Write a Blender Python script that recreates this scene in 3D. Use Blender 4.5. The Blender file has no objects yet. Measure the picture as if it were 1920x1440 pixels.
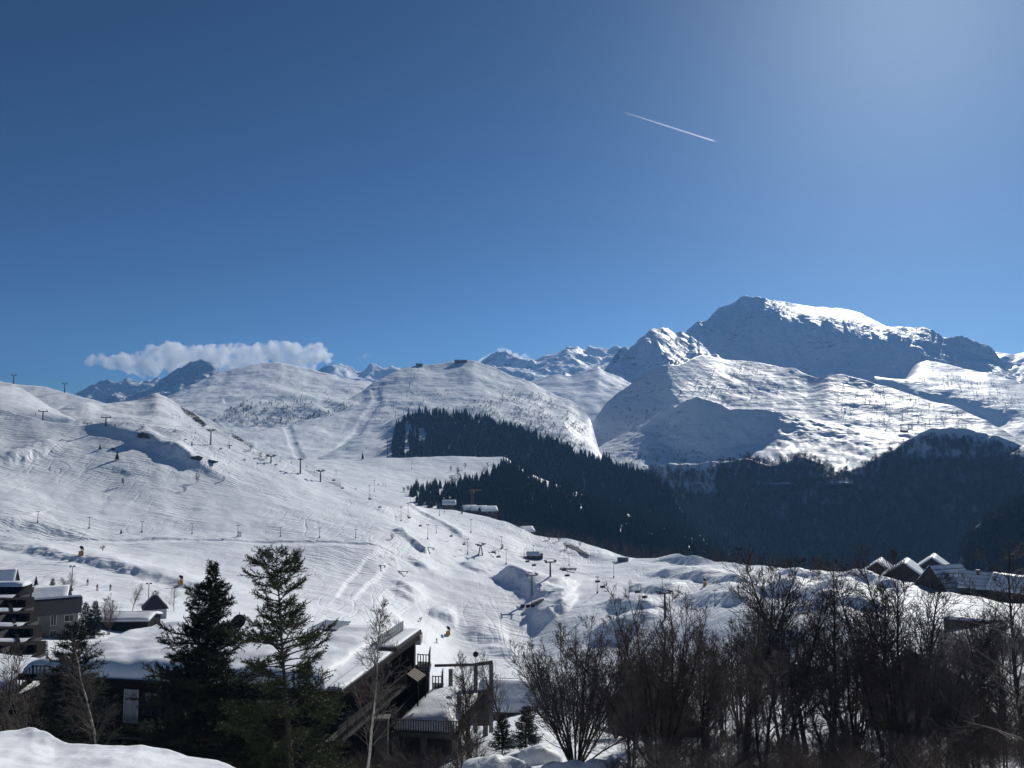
import bpy, bmesh, math, random
import numpy as np
from mathutils import Vector, Matrix

# ------------------------------------------------------------------ camera, sky, sun, exposure
SC = bpy.context.scene
COL = SC.collection
F = 1440.0                       # focal length in photograph pixels (1920 wide)
PITCH = math.atan(120.0 / F)     # camera looks slightly up
cam_d = bpy.data.cameras.new('camera')
cam_d.sensor_width = 36.0
cam_d.lens = 36.0 * F / 1920.0
cam_d.clip_start = 0.5
cam_d.clip_end = 60000.0
cam = bpy.data.objects.new('camera', cam_d)
COL.objects.link(cam)
cam.rotation_euler = (math.radians(90) + PITCH, 0, 0)
SC.camera = cam

SUN_EL, SUN_AZ = math.radians(31.0), math.radians(29.0)   # azimuth to the right of the view (+Y)
world = bpy.data.worlds.new('World')
SC.world = world
world.use_nodes = True
wn = world.node_tree
bg = wn.nodes['Background']
sky = wn.nodes.new('ShaderNodeTexSky')
sky.sky_type = 'NISHITA'
sky.sun_disc = False
sky.sun_elevation = SUN_EL
sky.sun_rotation = SUN_AZ
sky.altitude = 1900.0
sky.air_density = 0.8
sky.dust_density = 1.6
sky.ozone_density = 10.0
gm = wn.nodes.new('ShaderNodeGamma')          # the camera's contrast
gm.inputs['Gamma'].default_value = 1.5
wn.links.new(sky.outputs['Color'], gm.inputs['Color'])
wb = wn.nodes.new('ShaderNodeMixRGB')          # and its white balance
wb.blend_type = 'MULTIPLY'
wb.inputs['Fac'].default_value = 1.0
wb.inputs['Color2'].default_value = (0.70, 0.645, 0.435, 1)
wn.links.new(gm.outputs['Color'], wb.inputs['Color1'])
wn.links.new(wb.outputs['Color'], bg.inputs['Color'])
bg.inputs['Strength'].default_value = 0.05

sun_d = bpy.data.lights.new('sun', 'SUN')
sun_d.energy = 5.0
sun_d.angle = math.radians(0.53)
sun_d.color = (1.0, 0.965, 0.88)
sun = bpy.data.objects.new('sun', sun_d)
COL.objects.link(sun)
SUN_DIR = Vector((math.sin(SUN_AZ) * math.cos(SUN_EL), math.cos(SUN_AZ) * math.cos(SUN_EL), math.sin(SUN_EL)))
sun.rotation_euler = (-SUN_DIR).to_track_quat('-Z', 'Y').to_euler()
sun.location = (900, 1600, 1800)

SC.view_settings.view_transform = 'Standard'
SC.view_settings.look = 'None'
SC.view_settings.exposure = -0.14
SC.view_settings.gamma = 1.0
SC.view_settings.use_curve_mapping = False
SC.cycles.max_bounces = 18
SC.cycles.diffuse_bounces = 3
SC.cycles.glossy_bounces = 2
SC.cycles.transmission_bounces = 4
SC.cycles.volume_bounces = 16
SC.cycles.transparent_max_bounces = 8
SC.cycles.use_denoising = True
SC.cycles.volume_step_rate = 1.0
SC.cycles.volume_max_steps = 128

# ------------------------------------------------------------------ pixel -> place
CP, SP = math.cos(PITCH), math.sin(PITCH)
def ray(px, py):
    u = (np.asarray(px, float) - 960.0) / F
    v = (720.0 - np.asarray(py, float)) / F
    y = CP - v * SP
    z = SP + v * CP
    h = np.sqrt(u * u + y * y)
    return u / h, y / h, z / h
def P(px, py, d):
    """point seen at photograph pixel (px, py) at horizontal distance d"""
    x, y, z = ray(px, py)
    return Vector((float(x * d), float(y * d), float(z * d)))
def PY(px, py, Y):
    """point seen at pixel (px,py) on the vertical plane y = Y"""
    x, y, z = ray(px, py)
    k = Y / float(y)
    return Vector((float(x) * k, Y, float(z) * k))
def PZ(px, py, Z):
    """point seen at pixel (px,py) on the level plane z = Z"""
    x, y, z = ray(px, py)
    k = Z / float(z)
    return Vector((float(x) * k, float(y) * k, Z))
def project(x, y, z):
    yc = y * CP + z * SP
    zc = z * CP - y * SP
    return 960 + F * x / yc, 720 - F * zc / yc

# ------------------------------------------------------------------ noise
def _hash(ix, iy, seed):
    h = (ix.astype(np.int64) * 374761393 + iy.astype(np.int64) * 668265263 + seed * 974634777) & 0xFFFFFFFF
    h = ((h ^ (h >> 13)) * 1274126177) & 0xFFFFFFFF
    return (h ^ (h >> 16)) & 0xFFFFFFFF
def gnoise(x, y, seed=0):
    x = np.asarray(x, float); y = np.asarray(y, float)
    ix = np.floor(x); iy = np.floor(y)
    fx = x - ix; fy = y - iy
    u = fx * fx * fx * (fx * (fx * 6 - 15) + 10); v = fy * fy * fy * (fy * (fy * 6 - 15) + 10)
    def g(ax, ay):
        a = _hash(ix + ax, iy + ay, seed) * (2 * math.pi / 4294967296.0)
        return np.cos(a) * (fx - ax) + np.sin(a) * (fy - ay)
    a = g(0, 0); b = g(1, 0); c = g(0, 1); d = g(1, 1)
    return ((a + (b - a) * u) * (1 - v) + (c + (d - c) * u) * v) * 1.5
def fbm(x, y, octv=5, seed=0, gain=0.5, lac=2.03):
    s = 0; a = 1.0
    for o in range(octv):
        s = s + a * gnoise(x, y, seed + o)
        x = np.asarray(x) * lac + 17.3; y = np.asarray(y) * lac - 9.1; a *= gain
    return s
def ridged(x, y, octv=5, seed=0, gain=0.5, lac=2.05):
    s = 0; a = 1.0
    for o in range(octv):
        s = s + a * (1 - 2 * np.abs(gnoise(x, y, seed + o)))
        x = np.asarray(x) * lac + 31.7; y = np.asarray(y) * lac - 5.3; a *= gain
    return s

# ------------------------------------------------------------------ materials
class NT:
    def __init__(self, name):
        self.m = bpy.data.materials.new(name); self.m.use_nodes = True
        self.t = self.m.node_tree; self.n = self.t.nodes; self.b = self.n['Principled BSDF']
    def new(self, kind, **kw):
        x = self.n.new(kind)
        for k, v in kw.items():
            if k in ('operation', 'blend_type', 'data_type', 'noise_dimensions', 'wave_type', 'bands_direction', 'feature', 'clamp', 'musgrave_type', 'noise_type', 'normalize', 'distance'):
                setattr(x, k, v)
            else:
                x.inputs[k].default_value = v
        return x
    def link(self, a, b): self.t.links.new(a, b)
    def math(self, op, a, b=None, clamp=False):
        x = self.n.new('ShaderNodeMath'); x.operation = op; x.use_clamp = clamp
        for i, v in enumerate((a, b)):
            if v is None: continue
            if isinstance(v, (int, float)): x.inputs[i].default_value = v
            else: self.link(v, x.inputs[i])
        return x.outputs[0]
    def ramp(self, fac, stops):
        r = self.n.new('ShaderNodeValToRGB')
        e = r.color_ramp.elements
        while len(e) < len(stops): e.new(0.5)
        for i, (p, c) in enumerate(stops):
            e[i].position = p; e[i].color = (c[0], c[1], c[2], 1) if isinstance(c, tuple) else (c, c, c, 1)
        self.link(fac, r.inputs[0]); return r.outputs[0]
    def mix(self, fac, a, b):
        x = self.n.new('ShaderNodeMixRGB')
        for i, v in enumerate((fac, a, b)):
            if isinstance(v, (int, float)): x.inputs[i].default_value = v
            elif isinstance(v, tuple): x.inputs[i].default_value = (v[0], v[1], v[2], 1)
            else: self.link(v, x.inputs[i])
        return x.outputs[0]
    def coords(self, scale=(1, 1, 1), rot=(0, 0, 0)):
        g = self.n.new('ShaderNodeNewGeometry')
        mp = self.n.new('ShaderNodeMapping'); mp.inputs['Scale'].default_value = scale; mp.inputs['Rotation'].default_value = rot
        self.link(g.outputs['Position'], mp.inputs[0]); return mp.outputs[0]
    def ocoords(self, scale=(1, 1, 1)):
        g = self.n.new('ShaderNodeTexCoord')
        mp = self.n.new('ShaderNodeMapping'); mp.inputs['Scale'].default_value = scale
        self.link(g.outputs['Object'], mp.inputs[0]); return mp.outputs[0]
    def noise(self, vec, scale=1.0, detail=4.0, rough=0.55, dist=0.0):
        x = self.n.new('ShaderNodeTexNoise')
        x.inputs['Scale'].default_value = scale; x.inputs['Detail'].default_value = detail
        x.inputs['Roughness'].default_value = rough; x.inputs['Distortion'].default_value = dist
        self.link(vec, x.inputs['Vector']); return x.outputs['Fac']
    def bump(self, h, dist, strength=1.0, normal=None):
        x = self.n.new('ShaderNodeBump'); x.inputs['Strength'].default_value = strength; x.inputs['Distance'].default_value = dist
        self.link(h, x.inputs['Height'])
        if normal is not None: self.link(normal, x.inputs['Normal'])
        return x.outputs['Normal']
    def base(self, v):
        if isinstance(v, tuple): self.b.inputs['Base Color'].default_value = (v[0], v[1], v[2], 1)
        else: self.link(v, self.b.inputs['Base Color'])
    def rough(self, v):
        if isinstance(v, (int, float)): self.b.inputs['Roughness'].default_value = v
        else: self.link(v, self.b.inputs['Roughness'])
    def normal(self, n): self.link(n, self.b.inputs['Normal'])

def plain(name, col, rough=0.7, var=0.35, scale=3.0, metallic=0.0, bump=0.0, spec=0.3):
    """a plain material with a little procedural variation"""
    t = NT(name)
    f = t.noise(t.ocoords(), scale, 4.0, 0.6)
    lo = tuple(max(0.0, c * (1 - var)) for c in col); hi = tuple(min(1.0, c * (1 + var)) for c in col)
    t.base(t.ramp(f, [(0.3, lo), (0.7, hi)]))
    t.rough(rough); t.b.inputs['Metallic'].default_value = metallic
    t.b.inputs['Specular IOR Level'].default_value = spec
    if bump: t.normal(t.bump(f, bump))
    return t.m

SNOW = (0.80, 0.83, 0.88)
ROCK = (0.10, 0.105, 0.11)
def snow_mat(name, b1=(40.0, 3.0), b2=(6.0, 0.5), strata=None, rock=None, tracks=None, flecks=None, rough=0.55, grooves=None):
    """snow; b1, b2 = (wavelength m, height m) of two relief noises; strata=(vertical wavelength, height);
    rock=(slope z threshold, softness, noise size); flecks=(size, threshold)"""
    t = NT(name)
    pos = t.coords()
    g = t.n.new('ShaderNodeNewGeometry')
    nrm = t.bump(t.noise(pos, 1.0 / b1[0], 4.0, 0.55), b1[1] * 2)
    if b2: nrm = t.bump(t.noise(t.coords(), 1.0 / b2[0], 5.0, 0.6), b2[1] * 2, normal=nrm)
    if strata:
        c = t.coords((0.012, 0.012, 1.0 / strata[0]))
        nrm = t.bump(t.noise(c, 1.0, 3.0, 0.6, 0.4), strata[1] * 2, normal=nrm)
    for tr in (tracks or []):
        # ski tracks: thin grooves where a warped noise crosses its middle value
        size, h, sx, sy, rot, width = tr
        c = t.coords((sx / size, sy / size, 0.3 / size), (0, 0, math.radians(rot)))
        n = t.noise(c, 1.0, 2.0, 0.5, 0.5)
        fr = t.math('FRACT', t.math('MULTIPLY', n, float(width)))
        line = t.math('ABSOLUTE', t.math('SUBTRACT', fr, 0.5))
        grv = t.math('MULTIPLY', line, 5.0, True)
        msk = t.ramp(t.noise(t.coords(), 1.0 / 70.0, 2.0, 0.5), [(0.42, 0.15), (0.58, 1.0)])
        nrm = t.bump(t.math('MULTIPLY', grv, msk), h, normal=nrm)
    for gr in (grooves or []):
        # fine skied texture: noise drawn out along a direction on the slope
        ang, along, across, h, msize, lo = gr
        c = t.coords((1.0 / along, 1.0 / across, 0.5 / across), (0, 0, math.radians(-ang)))
        n = t.noise(c, 1.0, 3.0, 0.62, 0.35)
        msk = t.ramp(t.noise(t.coords(), 1.0 / msize, 2.0, 0.5), [(lo, 0.12), (lo + 0.14, 1.0)])
        nrm = t.bump(t.math('MULTIPLY', n, msk), h, normal=nrm)
    col = SNOW
    if flecks:
        fl = t.noise(t.coords(), 1.0 / flecks[0], 3.0, 0.7)
        big = t.noise(t.coords(), 1.0 / (flecks[0] * 14), 2.0, 0.5)
        m = t.math('ADD', fl, t.math('MULTIPLY', big, 0.5))
        m = t.ramp(m, [(flecks[1], 0.0), (flecks[1] + 0.03, 1.0)])
        col = t.mix(m, SNOW, (0.13, 0.115, 0.10))
    if rock:
        sep = t.n.new('ShaderNodeSeparateXYZ'); t.link(nrm, sep.inputs[0])
        nz = t.noise(t.coords(), 1.0 / rock[2], 5.0, 0.65)
        s = t.math('ADD', sep.outputs['Z'], t.math('MULTIPLY', t.math('SUBTRACT', nz, 0.5), 0.9))
        m = t.ramp(s, [(max(0, rock[0] - rock[1]), 1.0), (rock[0], 0.0)])
        rc = t.ramp(t.noise(t.coords(), 3.0 / rock[2], 4.0), [(0.3, (0.07, 0.07, 0.075)), (0.7, (0.17, 0.165, 0.16))])
        col = t.mix(m, col, rc)
    t.base(col)
    t.rough(rough)
    t.b.inputs['Specular IOR Level'].default_value = 0.12
    t.normal(nrm)
    return t.m

# ------------------------------------------------------------------ mesh helpers
def link_mesh(name, verts, faces, mat, parent=None, smooth=False):
    me = bpy.data.meshes.new(name)
    me.from_pydata([tuple(v) for v in verts], [], faces)
    if smooth: me.polygons.foreach_set('use_smooth', [True] * len(me.polygons))
    if mat is not None: me.materials.append(mat)
    o = bpy.data.objects.new(name, me)
    COL.objects.link(o)
    if parent is not None: o.parent = parent
    return o
def np_mesh(name, V, Q, smooth=True):
    """mesh from numpy verts (n,3) and faces (m,k)"""
    me = bpy.data.meshes.new(name)
    n, m, k = len(V), len(Q), Q.shape[1]
    me.vertices.add(n); me.vertices.foreach_set('co', np.ascontiguousarray(V, np.float32).ravel())
    me.loops.add(m * k); me.loops.foreach_set('vertex_index', np.ascontiguousarray(Q, np.int32).ravel())
    me.polygons.add(m)
    me.polygons.foreach_set('loop_start', np.arange(0, m * k, k, dtype=np.int32))
    me.polygons.foreach_set('loop_total', np.full(m, k, np.int32))
    me.polygons.foreach_set('use_smooth', np.full(m, smooth, bool))
    me.update(calc_edges=True); me.validate()
    return me
def link_np(name, V, Q, mat, parent=None, smooth=True):
    me = np_mesh(name, V, Q, smooth)
    if mat is not None: me.materials.append(mat)
    o = bpy.data.objects.new(name, me); COL.objects.link(o)
    if parent is not None: o.parent = parent
    return o
def tag(o, label=None, cat=None, group=None, kind=None):
    if label: o['label'] = label
    if cat: o['category'] = cat
    if group: o['group'] = group
    if kind: o['kind'] = kind
    return o
def thing(name, label, cat, loc=(0, 0, 0), rz=0.0, group=None):
    o = bpy.data.objects.new(name, None); COL.objects.link(o)
    o.empty_display_size = 0.2
    o.location = loc; o.rotation_euler = (0, 0, rz)
    return tag(o, label, cat, group)
CH = {}
def kids(o): return [c for c in bpy.data.objects if c.parent == o]
def dup(root, loc, rz=0.0, scale=1.0, label=None, group=None, children=None, rot=None):
    """copy of a thing with copies of its parts (and sub-parts)"""
    r = root.copy(); COL.objects.link(r)
    r.location = loc; r.rotation_euler = rot if rot else (0, 0, rz)
    r.scale = (scale,) * 3 if isinstance(scale, (int, float)) else scale
    if label: r['label'] = label
    if group: r['group'] = group
    if root.name not in CH:
        CH[root.name] = [(c, kids(c)) for c in kids(root)]
    for c, gs in CH[root.name]:
        k = c.copy(); COL.objects.link(k); k.parent = r
        for g in gs:
            q = g.copy(); COL.objects.link(q); q.parent = k
    return r
class MB:
    """collects boxes, tubes, prisms into one mesh"""
    def __init__(self): self.v = []; self.f = []
    def add(self, vs, fs):
        b = len(self.v); self.v += [tuple(v) for v in vs]; self.f += [tuple(b + i for i in f) for f in fs]; return self
    def box(self, c, s, rz=0.0, taper=1.0):
        x, y, z = s[0] / 2, s[1] / 2, s[2] / 2
        ca, sa = math.cos(rz), math.sin(rz); vs = []
        for dz in (-1, 1):
            k = taper if dz > 0 else 1.0
            for dx, dy in ((-1, -1), (1, -1), (1, 1), (-1, 1)):
                X, Y = dx * x * k, dy * y * k
                vs.append((c[0] + X * ca - Y * sa, c[1] + X * sa + Y * ca, c[2] + dz * z))
        return self.add(vs, [(3, 2, 1, 0), (4, 5, 6, 7), (0, 1, 5, 4), (1, 2, 6, 5), (2, 3, 7, 6), (3, 0, 4, 7)])
    def bar(self, a, b, r0, r1=None, n=6, cap=True):
        r1 = r0 if r1 is None else r1
        a, b = Vector(a), Vector(b); d = (b - a)
        if d.length < 1e-6: return self
        d.normalize()
        u = d.cross(Vector((0, 0, 1)));
        if u.length < 1e-3: u = Vector((1, 0, 0))
        u.normalize(); w = d.cross(u)
        vs = []
        for p, r in ((a, r0), (b, r1)):
            for i in range(n):
                t = 2 * math.pi * (i + 0.5) / n
                vs.append(p + u * (r * math.cos(t)) + w * (r * math.sin(t)))
        fs = [(i, (i + 1) % n, n + (i + 1) % n, n + i) for i in range(n)]
        if cap: fs += [tuple(range(n - 1, -1, -1)), tuple(range(n, 2 * n))]
        return self.add(vs, fs)
    def beam(self, a, b, w, h):
        """rectangular beam from a to b, w wide, h high"""
        a, b = Vector(a), Vector(b); d = (b - a).normalized()
        u = d.cross(Vector((0, 0, 1)))
        if u.length < 1e-3: u = Vector((1, 0, 0))
        u.normalize(); k = u.cross(d)
        vs = []
        for p in (a, b):
            for su, sk in ((-1, -1), (1, -1), (1, 1), (-1, 1)):
                vs.append(p + u * (su * w / 2) + k * (sk * h / 2))
        return self.add(vs, [(3, 2, 1, 0), (4, 5, 6, 7), (0, 1, 5, 4), (1, 2, 6, 5), (2, 3, 7, 6), (3, 0, 4, 7)])
    def prism(self, poly, z0, z1):
        """vertical prism over a polygon [(x,y)..] counter-clockwise; z0/z1 numbers or lists"""
        n = len(poly)
        a = z0 if isinstance(z0, (list, tuple)) else [z0] * n
        b = z1 if isinstance(z1, (list, tuple)) else [z1] * n
        vs = [(p[0], p[1], a[i]) for i, p in enumerate(poly)] + [(p[0], p[1], b[i]) for i, p in enumerate(poly)]
        fs = [tuple(range(n - 1, -1, -1)), tuple(range(n, 2 * n))] + [(i, (i + 1) % n, n + (i + 1) % n, n + i) for i in range(n)]
        return self.add(vs, fs)
    def slab(self, pts, thick, nrm=None):
        """plate through 3-D corner points, extruded down along its normal"""
        pts = [Vector(p) for p in pts]
        if nrm is None:
            nrm = (pts[1] - pts[0]).cross(pts[2] - pts[0]).normalized()
            if nrm.z < 0: nrm = -nrm
        n = len(pts)
        vs = [p - nrm * thick for p in pts] + pts
        return self.add(vs, [tuple(range(n - 1, -1, -1)), tuple(range(n, 2 * n))] + [(i, (i + 1) % n, n + (i + 1) % n, n + i) for i in range(n)])
    def build(self, name, mat, parent=None, smooth=False):
        o = link_mesh(name, self.v, self.f, mat, parent, smooth)
        bm = bmesh.new(); bm.from_mesh(o.data); bmesh.ops.recalc_face_normals(bm, faces=bm.faces); bm.to_mesh(o.data); bm.free()
        return o

# ------------------------------------------------------------------ terrain sheets
def gsmooth(a, sig):
    if sig < 0.3: return a
    r = int(sig * 3) + 1
    k = np.exp(-0.5 * (np.arange(-r, r + 1) / sig) ** 2); k /= k.sum()
    return np.convolve(np.pad(a, r, mode='edge'), k, mode='valid')
def pchip_rows(A, counts):
    """A: (K, n) knots; counts: rows per interval -> (R, n)"""
    K = len(A)
    dl = A[1:] - A[:-1]
    m = np.zeros_like(A)
    for k in range(1, K - 1):
        a, b = dl[k - 1], dl[k]
        same = (a * b) > 0
        with np.errstate(divide='ignore', invalid='ignore'):
            h = 2 * a * b / (a + b)
        m[k] = np.where(same, h, 0)
    m[0] = dl[0]; m[-1] = dl[-1]
    out = []
    for k in range(K - 1):
        for i in range(counts[k]):
            t = i / counts[k]
            h00 = 2 * t ** 3 - 3 * t ** 2 + 1; h10 = t ** 3 - 2 * t ** 2 + t
            h01 = -2 * t ** 3 + 3 * t ** 2; h11 = t ** 3 - t ** 2
            out.append(h00 * A[k] + h10 * m[k] + h01 * A[k + 1] + h11 * m[k + 1])
    out.append(A[-1])
    return np.array(out)
LAY = {}
class Sheet:
    """a piece of terrain: contour lines seen at (px, py) and standing d metres away, from its foot to its crest,
    then a far side that falls away behind the crest"""
    def __init__(self, key, name, px0, px1, step, lines, counts, back, mat, disp=None, sig=6.0, crest_sig=None):
        px = np.arange(px0, px1 + 0.1, step)
        Y, D = [], []
        for li, L in enumerate(lines):
            L = np.array(L, float)
            s = (crest_sig if (li == len(lines) - 1 and crest_sig is not None) else sig) / step
            Y.append(gsmooth(np.interp(px, L[:, 0], L[:, 1]), s)); D.append(gsmooth(np.interp(px, L[:, 0], L[:, 2]), sig / step * 1.5))
        Y = pchip_rows(np.array(Y), counts); D = pchip_rows(np.array(D), counts)
        R = len(Y)
        rx, ry, rz = ray(px[None, :] + 0 * Y, Y)
        X, Yw, Z = rx * D, ry * D, rz * D
        nb = 10; bl, bd = back
        s = (np.arange(1, nb + 1) / nb)[:, None]
        Db = D[-1][None, :] + bl * s
        Xb = rx[-1] * Db; Yb = ry[-1] * Db; Zb = Z[-1][None, :] - bd * s ** 1.4
        X = np.vstack([X, Xb]); Yw = np.vstack([Yw, Yb]); Z = np.vstack([Z, Zb])
        PX = np.vstack([px[None, :] + 0 * Y, px[None, :] + 0 * Xb]); PYm = np.vstack([Y, 0 * Xb + Y[-1]])
        if disp is not None:
            Z = Z + disp(X, Yw, Z, PX, PYm)
        self.px, self.X, self.Y, self.Z, self.R = px, X, Yw, Z, R
        self.sx, self.sy = project(X, Yw, Z)
        n = len(px); rows = len(X)
        V = np.stack([X, Yw, Z], -1).reshape(-1, 3)
        i = np.arange(rows - 1)[:, None] * n + np.arange(n - 1)[None, :]
        Q = np.stack([i, i + 1, i + n + 1, i + n], -1).reshape(-1, 4)
        self.obj = link_np(name, V, Q, mat)
        tag(self.obj, kind='structure')
        LAY[key] = self
    def at(self, px, py):
        """the first point of this sheet seen at a pixel, or None"""
        c = (px - self.px[0]) / (self.px[1] - self.px[0])
        c = min(max(c, 0), len(self.px) - 1.001)
        i = int(c); f = c - i
        col = self.sy[:, i] * (1 - f) + self.sy[:, i + 1] * f
        k = np.nonzero((col[:-1] >= py) & (col[1:] < py))[0]
        if len(k) == 0: return None
        k = k[0]; t = (col[k] - py) / max(col[k] - col[k + 1], 1e-6)
        def g(A):
            a = A[k, i] * (1 - f) + A[k, i + 1] * f; b = A[k + 1, i] * (1 - f) + A[k + 1, i + 1] * f
            return a * (1 - t) + b * t
        return Vector((float(g(self.X)), float(g(self.Y)), float(g(self.Z))))
    def height(self, x, y):
        """ground height under a world point (nearest grid vertex blend)"""
        px, _ = project(x, y, 0 * y)
        d = math.hypot(x, y)
        # columns are fixed directions: find column by pixel of the actual direction at this elevation
        best = None
        sxm = self.X / np.maximum(self.Y, 1e-3)
        c = int(np.argmin(np.abs(sxm[self.R // 2] - x / y)))
        dist = np.hypot(self.X[:, c], self.Y[:, c])
        return float(np.interp(d, dist, self.Z[:, c]))
# ------------------------------------------------------------------ the mountains and hills
def D_fbm(size, amp, octv=5, seed=1, kind='fbm', fade=None):
    def f(x, y, z, px, py):
        n = (ridged(x / size, y / size, octv, seed) - 0.4) if kind == 'ridge' else fbm(x / size, y / size, octv, seed)
        return amp * n
    return f
def D_sum(*fs):
    return lambda *a: sum(f(*a) for f in fs)

def D_ribs(ang, along, amp, octv, seed):      # ribs and gullies running down the face
    def f(x, y, z, px, py):
        a = np.arctan2(x, y); d = np.hypot(x, y)
        return amp * (ridged(a / ang + 0.35 * gnoise(a / ang * 0.6, d / along * 2.5, seed + 9), d / along, octv, seed, 0.55) - 0.5)
    return f
def D_strip(pts, w, depth):      # a groomed run, sunk a little into the hillside
    def f(x, y, z, px, py):
        d, s_, al = seg_dist(px, py, pts)
        return -depth * np.exp(-(d / w) ** 4) * ((al > 0) & (al < 1))
    return f
def D_peak(f):      # the summit plateau is smoother than the cliffs
    return lambda x, y, z, px, py: f(x, y, z, px, py) * (1 - 0.72 * np.clip((np.hypot(x, y) - 3950) / 160, 0, 1) * np.clip((px - 1440) / 60, 0, 1))
def seg_dist(x, y, pts):
    """signed distance from a polyline (positive on its left side, i.e. uphill when drawn left to right) and position along it"""
    best = np.full(x.shape, 1e9); sg = np.zeros(x.shape); al = np.zeros(x.shape)
    L = [0.0]
    for a, b in zip(pts[:-1], pts[1:]): L.append(L[-1] + math.hypot(b[0] - a[0], b[1] - a[1]))
    for k, (a, b) in enumerate(zip(pts[:-1], pts[1:])):
        dx, dy = b[0] - a[0], b[1] - a[1]; l = math.hypot(dx, dy)
        tr = ((x - a[0]) * dx + (y - a[1]) * dy) / l
        t = np.clip(tr, 0 if k else None, l if k < len(pts) - 2 else None)
        t2 = np.clip(tr, 0, l)
        qx, qy = a[0] + dx * t2 / l, a[1] + dy * t2 / l
        d = np.hypot(x - qx, y - qy)
        s = (dx * (y - a[1]) - dy * (x - a[0])) / l
        m = d < best
        best = np.where(m, d, best); sg = np.where(m, s, sg); al = np.where(m, (L[k] + t) / L[-1], al)
    return best, sg, al
m_rock_far = snow_mat('snow_and_rock', (160, 26), (40, 6), rock=(0.93, 0.20, 120.0))
m_peak = snow_mat('peak_snow', (150, 18), (40, 5.0), rock=(0.43, 0.05, 110.0))
m_far = snow_mat('far_snow', (150, 10), (40, 2.4), rock=(0.66, 0.06, 120.0))
m_hill = snow_mat('hill_snow', (60, 2.6), (12, 0.55), strata=(9.0, 1.0), flecks=(7.0, 0.97))
m_mid = snow_mat('mid_snow', (45, 1.6), (9, 0.35), strata=(5.0, 0.5))
m_slope = snow_mat('piste_snow', (26, 0.45), (4.0, 0.13), strata=(2.2, 0.10), grooves=[(-64, 40, 1.4, 0.75, 60, 0.44), (-16, 30, 1.2, 0.55, 45, 0.47), (-100, 12, 1.1, 0.35, 38, 0.49)],
                   tracks=[(11.0, 0.15, 1.0, 0.24, 28, 6), (8.0, 0.11, 0.8, 0.26, -24, 5)])
m_near = snow_mat('near_snow', (2.2, 0.07), (0.22, 0.010), strata=(0.25, 0.02), rough=0.5)

# far rocky ridges on the left
Sheet('C2', 'far_ridge', 100, 420, 3,
      [[(100, 800, 6100), (420, 800, 6100)],
       [(100, 765, 6700), (150, 745, 6700), (175, 738, 6700), (195, 731, 6700), (225, 724, 6700), (250, 717, 6700), (275, 721, 6700), (300, 724, 6700), (340, 740, 6700), (420, 780, 6700)]],
      [50], (900, 500), m_rock_far, D_fbm(420, 60, 6, 3, 'ridge'), 6, 3)
Sheet('C', 'rocky_ridge', 130, 480, 2.5,
      [[(130, 800, 4700), (480, 800, 4700)],
       [(130, 790, 4800), (175, 775, 4900), (205, 748, 4950), (225, 741, 5000), (240, 755, 5000), (262, 745, 5000), (290, 728, 5050), (310, 716, 5100), (335, 698, 5150), (355, 689, 5200), (372, 683, 5200), (390, 683, 5200), (402, 690, 5200), (410, 704, 5150), (430, 716, 5100), (480, 760, 5000)]],
      [60], (800, 450), m_rock_far, D_fbm(260, 30, 6, 8, 'ridge'), 5, 2.5)
# far peaks
Sheet('F', 'far_peaks', 560, 820, 2.5,
      [[(560, 770, 4600), (820, 770, 4600)], [(560, 735, 5000), (820, 735, 5000)],
       [(560, 730, 5400), (590, 706, 5400), (606, 691, 5400), (622, 688, 5400), (636, 683, 5450), (650, 687, 5450), (668, 694, 5400), (680, 698, 5400), (690, 691, 5500), (704, 688, 5550), (720, 690, 5550), (735, 686, 5600), (760, 688, 5600), (820, 705, 5600)]],
      [20, 40], (700, 400), m_far, D_fbm(300, 28, 6, 11, 'ridge'), 5, 2)
Sheet('F2', 'far_peaks', 860, 1240, 2.5,
      [[(860, 760, 4000), (1240, 760, 4000)], [(860, 712, 4700), (960, 705, 4700), (1060, 700, 4650), (1160, 700, 4700), (1240, 710, 4700)],
       [(860, 700, 5200), (900, 683, 5200), (918, 675, 5200), (935, 668, 5200), (950, 662, 5200), (972, 672, 5150), (1000, 681, 5100), (1012, 681, 5100), (1034, 668, 5200), (1050, 659, 5250), (1062, 652, 5250), (1078, 657, 5250), (1096, 661, 5300), (1112, 660, 5400), (1135, 659, 5400), (1158, 657, 5400), (1180, 664, 5400), (1240, 700, 5400)]],
      [30, 50], (700, 400), m_far, D_fbm(360, 36, 6, 23, 'ridge'), 5, 2)
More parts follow.
